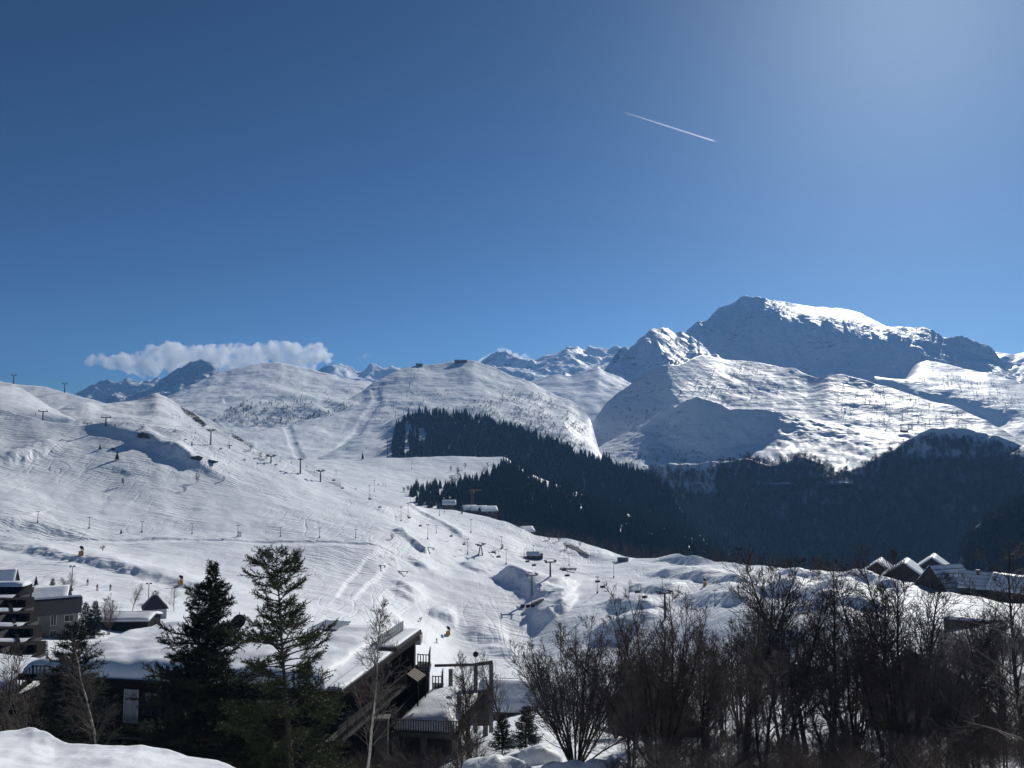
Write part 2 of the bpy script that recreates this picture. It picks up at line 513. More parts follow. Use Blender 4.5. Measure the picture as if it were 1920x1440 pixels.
# the main mountain
Sheet('I', 'main_mountain', 1230, 2120, 2.5,
      [[(1230, 780, 3000), (2120, 780, 3000)],
       [(1230, 720, 3480), (1400, 705, 3540), (1600, 705, 3560), (1800, 722, 3400), (2120, 740, 3300)],
       [(1230, 690, 3700), (1280, 648, 3820), (1320, 632, 3830), (1350, 622, 3840), (1400, 614, 3860), (1440, 605, 3880), (1480, 601, 3895), (1520, 609, 3860), (1560, 615, 3850), (1600, 624, 3830), (1640, 637, 3800), (1700, 637, 3780), (1740, 655, 3740), (1800, 668, 3700), (1870, 695, 3620), (2120, 740, 3500)],
       [(1230, 680, 3800), (1270, 640, 3880), (1290, 620, 3920), (1312, 609, 3950), (1340, 592, 3980), (1362, 582, 4010), (1378, 576, 4060), (1388, 565, 4040), (1410, 566, 4050), (1440, 565, 4070), (1472, 568, 4120), (1490, 572, 4330), (1520, 576, 4460), (1560, 577, 4500), (1592, 581, 4480), (1612, 588, 4430), (1640, 601, 4330), (1664, 613, 4250), (1690, 617, 4150), (1712, 619, 4000), (1732, 626, 3920), (1760, 633, 3860), (1790, 636, 3820), (1820, 645, 3780), (1858, 655, 3740), (1870, 668, 3700), (1890, 690, 3650), (1940, 740, 3560), (2120, 780, 3500)]],
      [30, 70, 50], (800, 500), m_peak, D_peak(D_sum(D_ribs(0.050, 1300, 19, 5, 33), D_fbm(380, 11, 6, 31, 'ridge'), D_fbm(110, 3.0, 5, 38, 'ridge'), D_fbm(40, 1.2, 3, 37))), 7, 2)
Sheet('I4', 'far_ridge', 1780, 2120, 4,
      [[(1780, 760, 3700), (2120, 760, 3700)],
       [(1780, 700, 4300), (1830, 672, 4400), (1865, 661, 4450), (1885, 660, 4450), (1905, 663, 4450), (1920, 659, 4450), (1980, 650, 4500), (2120, 640, 4500)]],
      [50], (700, 400), m_far, D_fbm(300, 22, 6, 43, 'ridge'), 5, 2)
Sheet('I3', 'snowfield', 1640, 2160, 3,
      [[(1640, 850, 2350), (2160, 880, 2300)],
       [(1640, 745, 2720), (1720, 752, 2700), (1800, 786, 2640), (1870, 803, 2590), (1920, 812, 2550), (2160, 850, 2450)],
       [(1640, 705, 2850), (1720, 716, 2830), (1800, 736, 2790), (1850, 747, 2750), (1920, 770, 2690), (2160, 830, 2550)],
       [(1640, 760, 3100), (1680, 735, 3200), (1698, 712, 3260), (1710, 692, 3300), (1722, 680, 3330), (1740, 675, 3350), (1800, 690, 3300), (1850, 700, 3250), (1920, 722, 3150), (2160, 790, 2900)]],
      [20, 40, 50], (500, 250), m_hill, D_fbm(150, 7, 5, 53), 8, 4)
# hills between
Sheet('H', 'rounded_mountain', 1060, 1420, 2.5,
      [[(1060, 760, 2700), (1420, 760, 2700)],
       [(1060, 722, 2850), (1160, 712, 2900), (1240, 702, 2960), (1330, 700, 2960), (1420, 715, 2950)],
       [(1060, 712, 3000), (1130, 700, 3060), (1165, 684, 3060), (1200, 668, 3080), (1240, 660, 3080), (1280, 672, 3150), (1330, 680, 3150), (1420, 710, 3050)],
       [(1060, 712, 3100), (1110, 700, 3120), (1140, 686, 3130), (1164, 663, 3130), (1180, 656, 3140), (1195, 645, 3160), (1210, 632, 3180), (1226, 624, 3260), (1250, 623, 3340), (1270, 626, 3380), (1282, 627, 3380), (1296, 636, 3360), (1318, 650, 3330), (1345, 672, 3280), (1420, 720, 3200)]],
      [20, 40, 40], (500, 300), m_far, D_sum(D_ribs(0.030, 900, 12, 5, 65), D_fbm(190, 10, 6, 61, 'ridge'), D_fbm(60, 2, 4, 63)), 6, 3)
Sheet('G', 'rolling_hill', 930, 1260, 3,
      [[(930, 830, 2150), (1260, 830, 2150)], [(930, 760, 2420), (1060, 752, 2450), (1150, 752, 2450), (1260, 780, 2350)],
       [(930, 720, 2700), (990, 717, 2750), (1020, 708, 2780), (1045, 700, 2800), (1070, 703, 2800), (1090, 698, 2820), (1108, 690, 2840), (1121, 686, 2850), (1140, 697, 2820), (1160, 707, 2780), (1182, 717, 2740), (1210, 740, 2650), (1260, 790, 2500)]],
      [30, 50], (500, 260), m_mid, D_fbm(130, 7, 4, 71), 8, 3)
Sheet('D', 'dome_hill', 250, 820, 2.5,
      [[(250, 890, 1080), (820, 890, 1080)],
       [(250, 815, 1400), (480, 812, 1400), (650, 812, 1420), (820, 800, 1450)],
       [(250, 775, 1520), (480, 768, 1500), (600, 768, 1520), (680, 762, 1580), (820, 770, 1600)],
       [(250, 765, 1800), (300, 748, 1850), (340, 729, 1900), (400, 703, 1980), (450, 692, 2030), (495, 683, 2060), (525, 682, 2060), (560, 686, 2050), (600, 698, 2020), (640, 708, 1980), (690, 716, 1950), (720, 722, 1930), (820, 760, 1900)]],
      [20, 40, 60], (500, 260), m_hill, D_sum(D_fbm(150, 7, 5, 81), D_fbm(40, 1.0, 3, 83), D_strip([(420, 752), (520, 748), (600, 752), (680, 742)], 3, 2.0), D_strip([(520, 805), (600, 785), (690, 755)], 3, 2.0)), 10, 6)
Sheet('E', 'lift_hill', 440, 1150, 2.5,
      [[(440, 905, 980), (1150, 905, 980)],
       [(440, 870, 1090), (560, 868, 1090), (700, 860, 1150), (900, 840, 1250), (1150, 860, 1250)],
       [(440, 820, 1330), (560, 800, 1400), (640, 775, 1500), (720, 770, 1480), (800, 778, 1420), (900, 780, 1430), (1000, 785, 1440), (1060, 795, 1440), (1110, 830, 1380), (1150, 880, 1300)],
       [(440, 820, 1420), (560, 790, 1520), (640, 755, 1640), (680, 735, 1700), (698, 721, 1740), (720, 709, 1780), (745, 695, 1820), (770, 687, 1850), (785, 683, 1860), (815, 681, 1870), (838, 680, 1880), (855, 676, 1890), (870, 673, 1890), (888, 674, 1880), (904, 682, 1870), (930, 692, 1840), (960, 703, 1810), (1000, 718, 1770), (1040, 738, 1720), (1072, 754, 1670), (1096, 771, 1610), (1108, 790, 1540), (1125, 850, 1400), (1150, 900, 1300)]],
      [20, 50, 70], (500, 260), m_hill, D_sum(D_fbm(120, 5.0, 5, 91), D_fbm(36, 0.8, 3, 93), D_strip([(703, 728), (708, 750), (694, 772), (676, 798), (660, 822), (636, 846)], 8, 2.6), D_strip([(538, 800), (546, 822), (556, 846), (572, 872)], 7, 2.0), D_strip([(480, 838), (560, 832), (640, 820), (700, 808)], 3, 2.0)), 9, 4)
Sheet('J', 'shaded_ridge', 1060, 2120, 2.5,
      [[(1060, 905, 1420), (2120, 930, 1420)],
       [(1060, 870, 1500), (1100, 848, 1520), (1200, 835, 1545), (1260, 815, 1565), (1300, 800, 1600), (1340, 772, 1730), (1400, 765, 1760), (1500, 775, 1720), (1600, 795, 1680), (1700, 805, 1640), (1800, 830, 1580), (1920, 860, 1500), (2120, 900, 1450)],
       [(1060, 880, 1510), (1084, 850, 1540), (1100, 815, 1570), (1112, 795, 1600), (1130, 770, 1630), (1150, 745, 1660), (1180, 720, 1690), (1210, 698, 1730), (1235, 684, 1745), (1254, 680, 1765), (1270, 683, 1785), (1288, 678, 1850), (1310, 670, 1930), (1335, 667, 2010), (1370, 671, 2050), (1400, 674, 2060), (1440, 680, 2050), (1490, 690, 2010), (1518, 703, 1960), (1536, 705, 1930), (1552, 700, 1930), (1576, 699, 1940), (1620, 713, 1920), (1680, 732, 1880), (1720, 745, 1860), (1760, 757, 1840), (1800, 768, 1810), (1850, 789, 1750), (1920, 828, 1680), (2000, 860, 1700), (2120, 890, 1600)]],
      [30, 90], (450, 260), m_hill, D_sum(D_fbm(260, 9, 4, 101), D_fbm(70, 1.2, 4, 104), D_fbm(20, 0.7, 3, 103)), 7, 4)
Sheet('J2', 'shaded_spur', 1060, 1800, 2.5,
      [[(1060, 910, 1140), (1800, 910, 1140)],
       [(1060, 885, 1240), (1140, 868, 1260), (1220, 862, 1265), (1250, 862, 1290), (1340, 864, 1290), (1400, 845, 1325), (1460, 825, 1360), (1520, 825, 1370), (1600, 835, 1340), (1700, 850, 1290), (1800, 880, 1200)],
       [(1060, 885, 1300), (1100, 855, 1420), (1140, 830, 1450), (1180, 808, 1460), (1230, 785, 1430), (1262, 769, 1400), (1290, 755, 1395), (1308, 747, 1395), (1330, 749, 1415), (1350, 758, 1410), (1372, 768, 1408), (1400, 767, 1414), (1440, 772, 1430), (1480, 780, 1445), (1560, 792, 1460), (1640, 803, 1460), (1700, 816, 1430), (1750, 832, 1380), (1800, 860, 1310)]],
      [30, 70], (140, 60), m_mid, D_sum(D_fbm(110, 5, 5, 111), D_fbm(50, 2.2, 4, 112, 'ridge'), D_fbm(24, 0.9, 3, 113)), 5, 1.5)
Sheet('K', 'gorge_slope', 1040, 2120, 3,
      [[(1040, 1130, 960), (2120, 1130, 960)],
       [(1040, 1060, 1010), (1240, 1040, 1020), (1500, 1040, 1020), (1800, 1040, 1020), (2120, 1040, 1020)],
       [(1040, 960, 1110), (1090, 935, 1130), (1150, 905, 1140), (1200, 880, 1160), (1250, 872, 1170), (1300, 872, 1180), (1350, 872, 1190), (1400, 862, 1190), (1440, 870, 1190), (1500, 854, 1200), (1540, 868, 1195), (1570, 888, 1185), (1600, 888, 1180), (1640, 868, 1195), (1680, 840, 1210), (1720, 812, 1230), (1746, 800, 1240), (1800, 800, 1240), (1860, 810, 1230), (1920, 828, 1220), (2000, 850, 1200), (2120, 880, 1180)]],
      [15, 70], (260, 60), m_mid, D_sum(D_fbm(110, 7, 5, 121), D_fbm(30, 1.2, 3, 123)), 7, 4)
Sheet('M', 'forest_hill', 520, 1360, 2.5,
      [[(520, 985, 850), (1360, 1085, 850)],
       [(520, 930, 880), (600, 905, 890), (760, 900, 900), (960, 930, 900), (1200, 985, 890), (1360, 1060, 880)],
       [(520, 900, 960), (560, 880, 1000), (600, 858, 1060), (650, 833, 1120), (700, 806, 1170), (740, 786, 1200), (780, 775, 1210), (825, 772, 1210), (870, 778, 1200), (920, 790, 1180), (960, 804, 1150), (1050, 838, 1090), (1130, 868, 1030), (1200, 893, 980), (1245, 915, 950), (1270, 945, 930), (1300, 990, 910), (1360, 1050, 900)]],
      [20, 70], (300, 140), m_mid, D_sum(D_fbm(90, 4, 4, 131), D_fbm(20, 0.4, 3, 133)), 8, 4)
Sheet('N', 'meadow_shelf', 440, 1460, 2.5,
      [[(440, 1010, 470), (800, 1010, 470), (1000, 1080, 520), (1460, 1110, 560)],
       [(440, 930, 590), (600, 925, 600), (760, 935, 600), (900, 962, 620), (1000, 1000, 640), (1200, 1040, 640), (1460, 1090, 640)],
       [(440, 893, 720), (600, 892, 730), (760, 905, 730), (900, 920, 720), (960, 915, 740), (1100, 960, 760), (1200, 1000, 740), (1460, 1085, 720)],
       [(440, 862, 880), (560, 862, 880), (650, 861, 880), (700, 859, 880), (800, 858, 880), (900, 858, 880), (950, 858, 870), (965, 871, 860), (1000, 890, 850), (1100, 930, 840), (1200, 975, 830), (1300, 1010, 820), (1360, 1045, 800), (1460, 1080, 780)]],
      [25, 30, 40], (60, 14), m_mid, D_sum(D_fbm(70, 1.8, 4, 141), D_fbm(15, 0.25, 3, 143)), 9, 5)
Sheet('P', 'wooded_spur', 1760, 2160, 3,
      [[(1760, 1220, 660), (2160, 1220, 660)], [(1760, 1110, 720), (1920, 1060, 735), (2160, 1020, 740)],
       [(1760, 1215, 700), (1790, 1090, 745), (1808, 1015, 765), (1830, 986, 780), (1850, 972, 785), (1880, 956, 790), (1905, 940, 795), (1920, 934, 795), (2000, 900, 800), (2160, 860, 810)]],
      [20, 50], (260, 80), m_mid, D_sum(D_fbm(50, 3, 5, 151), D_fbm(14, 0.6, 3, 153)), 5, 3)
# hills on the left
Sheet('B00', 'snow_hill', -260, 300, 3,
      [[(-260, 830, 700), (300, 830, 700)],
       [(-260, 690, 930), (-100, 712, 920), (0, 719, 910), (45, 723, 900), (88, 725, 890), (110, 730, 880), (130, 737, 870), (165, 749, 850), (205, 759, 830), (300, 790, 780)]],
      [50], (200, 70), m_mid, D_fbm(60, 1.6, 5, 161), 6, 4)
Sheet('B0', 'snow_hill', -260, 220, 2.5,
      [[(-260, 850, 540), (220, 850, 540)],
       [(-260, 800, 600), (0, 772, 570), (60, 776, 565), (130, 783, 560), (220, 830, 545)],
       [(-260, 640, 780), (-100, 690, 740), (0, 714, 700), (20, 719, 690), (32, 725, 680), (52, 735, 660), (72, 747, 640), (96, 763, 610), (118, 774, 585), (135, 783, 568), (160, 800, 555), (220, 840, 545)]],
      [15, 50], (160, 60), m_mid, D_fbm(50, 1.0, 4, 171), 5, 3)
Sheet('B', 'pointed_hill', 20, 640, 2,
      [[(20, 870, 500), (640, 905, 500)],
       [(20, 815, 530), (120, 800, 545), (200, 790, 550), (300, 800, 550), (400, 830, 540), (520, 870, 530), (640, 895, 520)],
       [(20, 800, 560), (80, 785, 580), (112, 770, 600), (130, 763, 610), (150, 756, 615), (165, 754, 620), (182, 757, 625), (210, 757, 640), (235, 754, 645), (255, 751, 650), (275, 744, 652), (286, 739, 654), (294, 737, 655), (304, 740, 652), (325, 752, 640), (345, 765, 625), (375, 779, 605), (400, 791, 590), (440, 813, 570), (480, 842, 550), (520, 862, 540), (560, 882, 530), (640, 900, 520)]],
      [25, 60], (200, 80), m_mid, D_sum(D_fbm(45, 1.6, 5, 181), D_fbm(12, 0.25, 3, 183)), 6, 3)

# ------------------------------------------------------------------ the near ski slope
def sm(t): t = np.clip(t, 0, 1); return t * t * (3 - 2 * t)
SCARPS = []     # (pixel polyline on the slope with distances, height, drop width, reach uphill)
def scarp(pts, h, w, reach): SCARPS.append(([P(a, b, c) for a, b, c in pts], h, w, reach))
ROADS = []
def disp_slope(x, y, z, px, py):
    out = fbm(x / 55.0, y / 55.0, 4, 201) * 1.3 + fbm(x / 14.0, y / 14.0, 3, 205) * 0.28
    fade = sm((np.hypot(x, y) - 60) / 120)
    out = out * (0.35 + 0.65 * fade)
    for pts, h, w, reach in SCARPS:
        bx = [p.x for p in pts]; by = [p.y for p in pts]; R = reach * 1.6 + w
        m = (x > min(bx) - R) & (x < max(bx) + R) & (y > min(by) - R) & (y < max(by) + R)
        if not m.any(): continue
        d, s, al = seg_dist(x[m], y[m], [(p.x, p.y) for p in pts])
        s = s + 0.24 * w * fbm(x[m] / (w * 1.1), y[m] / (w * 1.1), 4, 231)
        end = sm(al / 0.3) * sm((1 - al) / 0.3) * (0.85 + 0.5 * gnoise(x[m] / 14.0, y[m] / 14.0, 239))
        end = np.where((al < 0) | (al > 1), 0, end)
        up = np.where(s > 0, np.exp(-(np.maximum(s, 0) / reach) ** 2), 1 - sm(-s / w))
        out[m] = out[m] + h * up * end
    for pts, wd in ROADS:
        bx = [p.x for p in pts]; by = [p.y for p in pts]
        m = (x > min(bx) - 40) & (x < max(bx) + 40) & (y > min(by) - 40) & (y < max(by) + 40)
        d, s, al = seg_dist(x[m], y[m], [(p.x, p.y) for p in pts])
        # a cut: bank above, level bed
        prof = np.where(np.abs(s) < wd, -0.16 * s, 0)
        prof = np.where((s >= wd) & (s < wd + 1.5), -0.16 * wd + 0.7 * sm((s - wd) / 1.5), prof)
        prof = np.where(s >= wd + 1.5, (0.7 - 0.16 * wd) * np.exp(-(s - wd - 1.5) / 8.0), prof)
        prof = np.where(s <= -wd, 0.16 * wd * np.exp((s + wd) / 3.0), prof)
        end = np.where((al < 0) | (al > 1), 0, 1)
        out[m] = out[m] + prof * end
    return out
# the long bank at the foot of the left slope
scarp([(-120, 1000, 350), (0, 1022, 335), (130, 1051, 303), (260, 1082, 283), (420, 1120, 255), (520, 1140, 250)], 2.6, 6.0, 16.0)
scarp([(-60, 1003, 362), (40, 995, 366), (110, 1004, 360), (190, 1016, 350)], 2.5, 7.0, 12.0)
# terrain park: kickers and waves on the piste
scarp([(940, 1062, 372), (975, 1080, 352), (1015, 1096, 338), (1062, 1102, 330)], 7.0, 9.5, 20.0)
scarp([(985, 1150, 312), (1015, 1142, 314), (1045, 1136, 318), (1075, 1140, 316)], 5.0, 9.0, 13.0)
scarp([(1215, 1050, 416), (1245, 1056, 405), (1290, 1063, 390), (1345, 1072, 365)], 2.9, 5.0, 8.0)
scarp([(1195, 1068, 385), (1260, 1088, 355), (1330, 1100, 330), (1420, 1112, 300), (1500, 1118, 275)], 3.0, 5.5, 9.0)
scarp([(1180, 1093, 345), (1210, 1106, 330), (1245, 1116, 318), (1280, 1118, 312)], 3.4, 6.0, 13.0)
scarp([(1125, 1125, 322), (1160, 1140, 308), (1200, 1150, 298), (1260, 1150, 292)], 4.2, 7.0, 15.0)
scarp([(1280, 1118, 305), (1320, 1140, 285), (1370, 1152, 272), (1430, 1156, 262)], 4.6, 7.5, 15.0)
scarp([(1120, 1180, 290), (1160, 1195, 280), (1220, 1200, 272)], 4.0, 8.0, 12.0)
scarp([(766, 1030, 362), (780, 1040, 356), (805, 1047, 350)], 2.2, 5.0, 8.0)
scarp([(868, 1040, 382), (885, 1048, 374), (925, 1056, 366)], 2.6, 6.0, 10.0)
scarp([(745, 1075, 328), (770, 1095, 318), (800, 1103, 313)], 2.0, 5.0, 9.0)
scarp([(735, 1095, 318), (760, 1115, 310), (800, 1122, 306)], 1.6, 5.0, 9.0)
scarp([(800, 1150, 302), (830, 1152, 300), (860, 1150, 300)], 2.5, 6.0, 9.0)
scarp([(870, 1172, 296), (910, 1178, 292), (960, 1176, 292)], 2.2, 6.0, 9.0)
scarp([(900, 1196, 286), (940, 1204, 282), (985, 1206, 280)], 2.4, 6.0, 10.0)
scarp([(1440, 1080, 320), (1520, 1092, 292), (1600, 1098, 268), (1680, 1105, 256)], 2.2, 5.0, 4.0)
scarp([(1430, 1120, 285), (1500, 1135, 262), (1580, 1142, 246), (1660, 1146, 238)], 4.4, 8.5, 9.0)
scarp([(1400, 1190, 240), (1480, 1205, 215), (1580, 1215, 195)], 4.5, 9.0, 14.0)
scarp([(700, 1140, 276), (730, 1158, 270), (770, 1160, 272)], 1.8, 5.0, 8.0)
scarp([(140, 800, 488), (170, 800, 485), (205, 804, 480), (260, 813, 472), (310, 833, 458), (360, 852, 446), (410, 868, 438), (450, 885, 430)], 4.6, 9.0, 10.0)
scarp([(-40, 892, 436), (30, 872, 446), (85, 848, 456), (140, 822, 470)], 4.0, 5.0, 10.0)
scarp([(180, 868, 440), (215, 872, 438), (245, 888, 430), (262, 905, 424)], 1.2, 4.0, 8.0)
scarp([(745, 996, 395), (757, 1003, 390), (768, 998, 392)], 2.5, 5.0, 6.0)
ROADS.append(([P(a, b, c) for a, b, c in [(-200, 1001, 346), (0, 1009, 345), (150, 1013, 345), (300, 1016, 345), (430, 1018, 345), (560, 1019, 346), (660, 1023, 349), (740, 1028, 352)]], 4.2))
ROADS.append(([P(a, b, c) for a, b, c in [(652, 1128, 282), (668, 1098, 308), (700, 1062, 335), (736, 1040, 352)]], 3.2))
ROADS.append(([P(a, b, c) for a, b, c in [(684, 1130, 282), (704, 1102, 308), (728, 1080, 325), (742, 1058, 340)]], 3.2))
scarp([(700, 908, 520), (745, 932, 490), (800, 955, 470), (850, 982, 445), (876, 1004, 425), (888, 1028, 400)], 1.6, 3.5, 5.0)
scarp([(1560, 1082, 282), (1620, 1090, 268), (1690, 1108, 250), (1740, 1120, 240)], 2.6, 5.0, 4.0)
scarp([(1500, 1158, 235), (1600, 1168, 222), (1700, 1172, 214)], 4.0, 7.0, 9.0)
Sheet('A', 'ski_slope', -260, 2180, 2.5,
      [[(-260, 1800, 12), (2180, 1800, 12)],
       [(-260, 1610, 42), (700, 1610, 42), (850, 1560, 42), (950, 1495, 42), (1100, 1472, 42), (2180, 1470, 42)],
       [(-260, 1400, 85), (700, 1400, 85), (850, 1385, 85), (1000, 1352, 85), (2180, 1345, 85)],
       [(-260, 1200, 150), (0, 1200, 150), (400, 1205, 160), (600, 1230, 200), (850, 1240, 265), (1000, 1250, 270), (1200, 1250, 240), (1400, 1250, 210), (1600, 1250, 170), (1920, 1250, 140), (2180, 1250, 130)],
       [(-260, 1115, 238), (0, 1120, 235), (300, 1132, 232), (500, 1150, 240), (700, 1150, 270), (850, 1150, 305), (1000, 1150, 318), (1200, 1150, 290), (1400, 1150, 255), (1600, 1150, 220), (1700, 1150, 212), (1920, 1152, 200), (2180, 1152, 190)],
       [(-260, 1030, 325), (0, 1032, 320), (130, 1056, 298), (280, 1088, 276), (420, 1112, 262), (560, 1090, 300), (700, 1072, 328), (850, 1090, 345), (1000, 1095, 358), (1200, 1093, 352), (1400, 1095, 305), (1600, 1095, 265), (1700, 1110, 248), (1920, 1144, 208), (2180, 1146, 195)],
       [(-260, 1003, 345), (0, 1010, 345), (400, 1018, 345), (560, 1020, 346), (700, 1026, 351), (850, 1042, 385), (1000, 1046, 425), (1100, 1055, 430), (1200, 1062, 395), (1400, 1072, 330), (1600, 1080, 280), (1700, 1098, 258), (1920, 1141, 214), (2180, 1143, 200)],
       [(-260, 900, 410), (0, 912, 410), (100, 905, 418), (200, 902, 424), (300, 905, 420), (400, 925, 412), (520, 950, 402), (600, 965, 398), (700, 985, 390), (760, 996, 396), (850, 998, 440), (950, 1012, 450), (1000, 1022, 455), (1100, 1035, 450), (1200, 1054, 415), (1400, 1066, 338), (1600, 1076, 286), (1700, 1093, 264), (1920, 1137, 222), (2180, 1139, 208)],
       [(-260, 760, 530), (-100, 762, 525), (0, 766, 520), (60, 783, 500), (110, 794, 492), (150, 801, 486), (200, 798, 482), (240, 799, 482), (300, 802, 480), (340, 808, 478), (395, 828, 476), (440, 845, 476), (480, 854, 478), (520, 862, 482), (560, 876, 484), (600, 900, 476), (640, 916, 468), (680, 932, 456), (712, 946, 448), (740, 954, 450), (770, 950, 480), (800, 951, 515), (850, 955, 520), (900, 966, 510), (940, 976, 500), (980, 990, 485), (1000, 1000, 480), (1030, 1006, 478), (1060, 1010, 478), (1100, 1022, 470), (1150, 1036, 455), (1192, 1048, 432), (1212, 1047, 425), (1240, 1046, 415), (1300, 1050, 385), (1400, 1061, 344), (1500, 1066, 318), (1600, 1071, 292), (1640, 1080, 284), (1700, 1092, 268), (1800, 1115, 240), (1920, 1134, 228), (2180, 1136, 214)]],
      [14, 30, 40, 60, 60, 60, 90, 90], (120, 70), m_slope, disp_slope, 8, 4)
# ------------------------------------------------------------------ plants: materials
m_needle = plain('dark_needles', (0.020, 0.032, 0.016), 0.75, 0.5, 1.5)
m_needle2 = plain('olive_needles', (0.042, 0.050, 0.018), 0.7, 0.5, 1.2)
m_bark = plain('grey_bark', (0.075, 0.062, 0.052), 0.9, 0.5, 4.0)
m_dbark = plain('dark_bark', (0.040, 0.033, 0.029), 0.9, 0.5, 4.0)
m_birch = plain('birch_bark', (0.42, 0.38, 0.33), 0.8, 0.5, 7.0)
m_twig = plain('brown_twigs', (0.110, 0.090, 0.078), 0.85, 0.4, 2.0)
m_rtwig = plain('russet_twigs', (0.115, 0.086, 0.071), 0.85, 0.4, 2.0)
m_fneedle = plain('far_needles', (0.022, 0.034, 0.022), 0.8, 0.5, 0.05)
m_fbare = plain('far_bare_twigs', (0.045, 0.040, 0.038), 0.85, 0.35, 0.05)
m_larch = plain('larch_twigs', (0.085, 0.055, 0.042), 0.85, 0.35, 0.05)

# ------------------------------------------------------------------ low forms used by the far woods
def far_conifer(seed, tiers=6, pts=7, w=0.19):
    r = random.Random(seed); V = []; Fc = []
    for k in range(tiers):
        z0 = 0.06 + 0.86 * k / tiers; top = min(1.0, z0 + 0.30 * (1 - 0.45 * k / tiers)); rad = w * (1 - (k / tiers) ** 1.15) + 0.025
        b = len(V); V.append((r.uniform(-.01, .01), r.uniform(-.01, .01), top))
        for i in range(pts * 2):
            a = math.pi * i / pts + k * 0.7
            q = rad * (r.uniform(0.85, 1.2) if i % 2 == 0 else r.uniform(0.4, 0.62))
            V.append((q * math.cos(a), q * math.sin(a), z0 + (r.uniform(-.035, .0) if i % 2 == 0 else 0.03)))
        for i in range(pts * 2): Fc.append((b, b + 1 + i, b + 1 + (i + 1) % (pts * 2)))
    return V, Fc
def far_bare(seed, n=46, w=0.30, low=0.22, up=0.8, tw=1.0):
    r = random.Random(seed); V = []; Fc = []
    def blade(a, b, wd):
        d = Vector(b) - Vector(a); s = d.cross(Vector((r.uniform(-1, 1), r.uniform(-1, 1), r.uniform(-1, 1))))
        s = s.normalized() * wd if s.length > 1e-6 else Vector((wd, 0, 0))
        k = len(V); V.extend([tuple(Vector(a) - s), tuple(Vector(a) + s), tuple(b)]); Fc.append((k, k + 1, k + 2))
    blade((0, 0, -0.05), (0.01, 0, 0.75), 0.02); blade((0, 0, -0.05), (0, 0.01, 0.7), 0.02)
    for i in range(n):
        a = r.uniform(0, 6.283); h = low + (0.85 - low) * r.random() ** 0.9
        L = w * math.sin(math.pi * min(1, (h - low + 0.1) / (1.0 - low))) * r.uniform(0.5, 1.15) + 0.05
        q = (L * 0.35 * math.cos(a) , L * 0.35 * math.sin(a), h - 0.04)
        e = (L * math.cos(a), L * math.sin(a), h + L * up * r.uniform(0.4, 1.1))
        blade((0, 0, h - 0.1), e, 0.008 * tw)
        for j in range(2):
            a2 = a + r.uniform(-.8, .8)
            blade(q, (q[0] + 0.55 * L * math.cos(a2), q[1] + 0.55 * L * math.sin(a2), q[2] + L * up * r.uniform(0.2, 0.9)), 0.007 * tw)
    return V, Fc
def far_larch(seed):
    r = random.Random(seed); V = []; Fc = []
    def tri(a, b, c): k = len(V); V.extend([a, b, c]); Fc.append((k, k + 1, k + 2))
    tri((-.012, 0, 0), (.012, 0, 0), (0, 0, 1.0)); tri((0, -.012, 0), (0, .012, 0), (0, 0, 1.0))
    for i in range(52):
        h = r.uniform(0.12, 0.97); a = r.uniform(0, 6.283); L = 0.17 * (1.02 - h) ** 0.75 * r.uniform(0.6, 1.15) + 0.02
        e = (L * math.cos(a), L * math.sin(a), h + L * r.uniform(-.15, .35)); t = 0.014
        tri((0, 0, h - t), (0, 0, h + t), e)
    return V, Fc

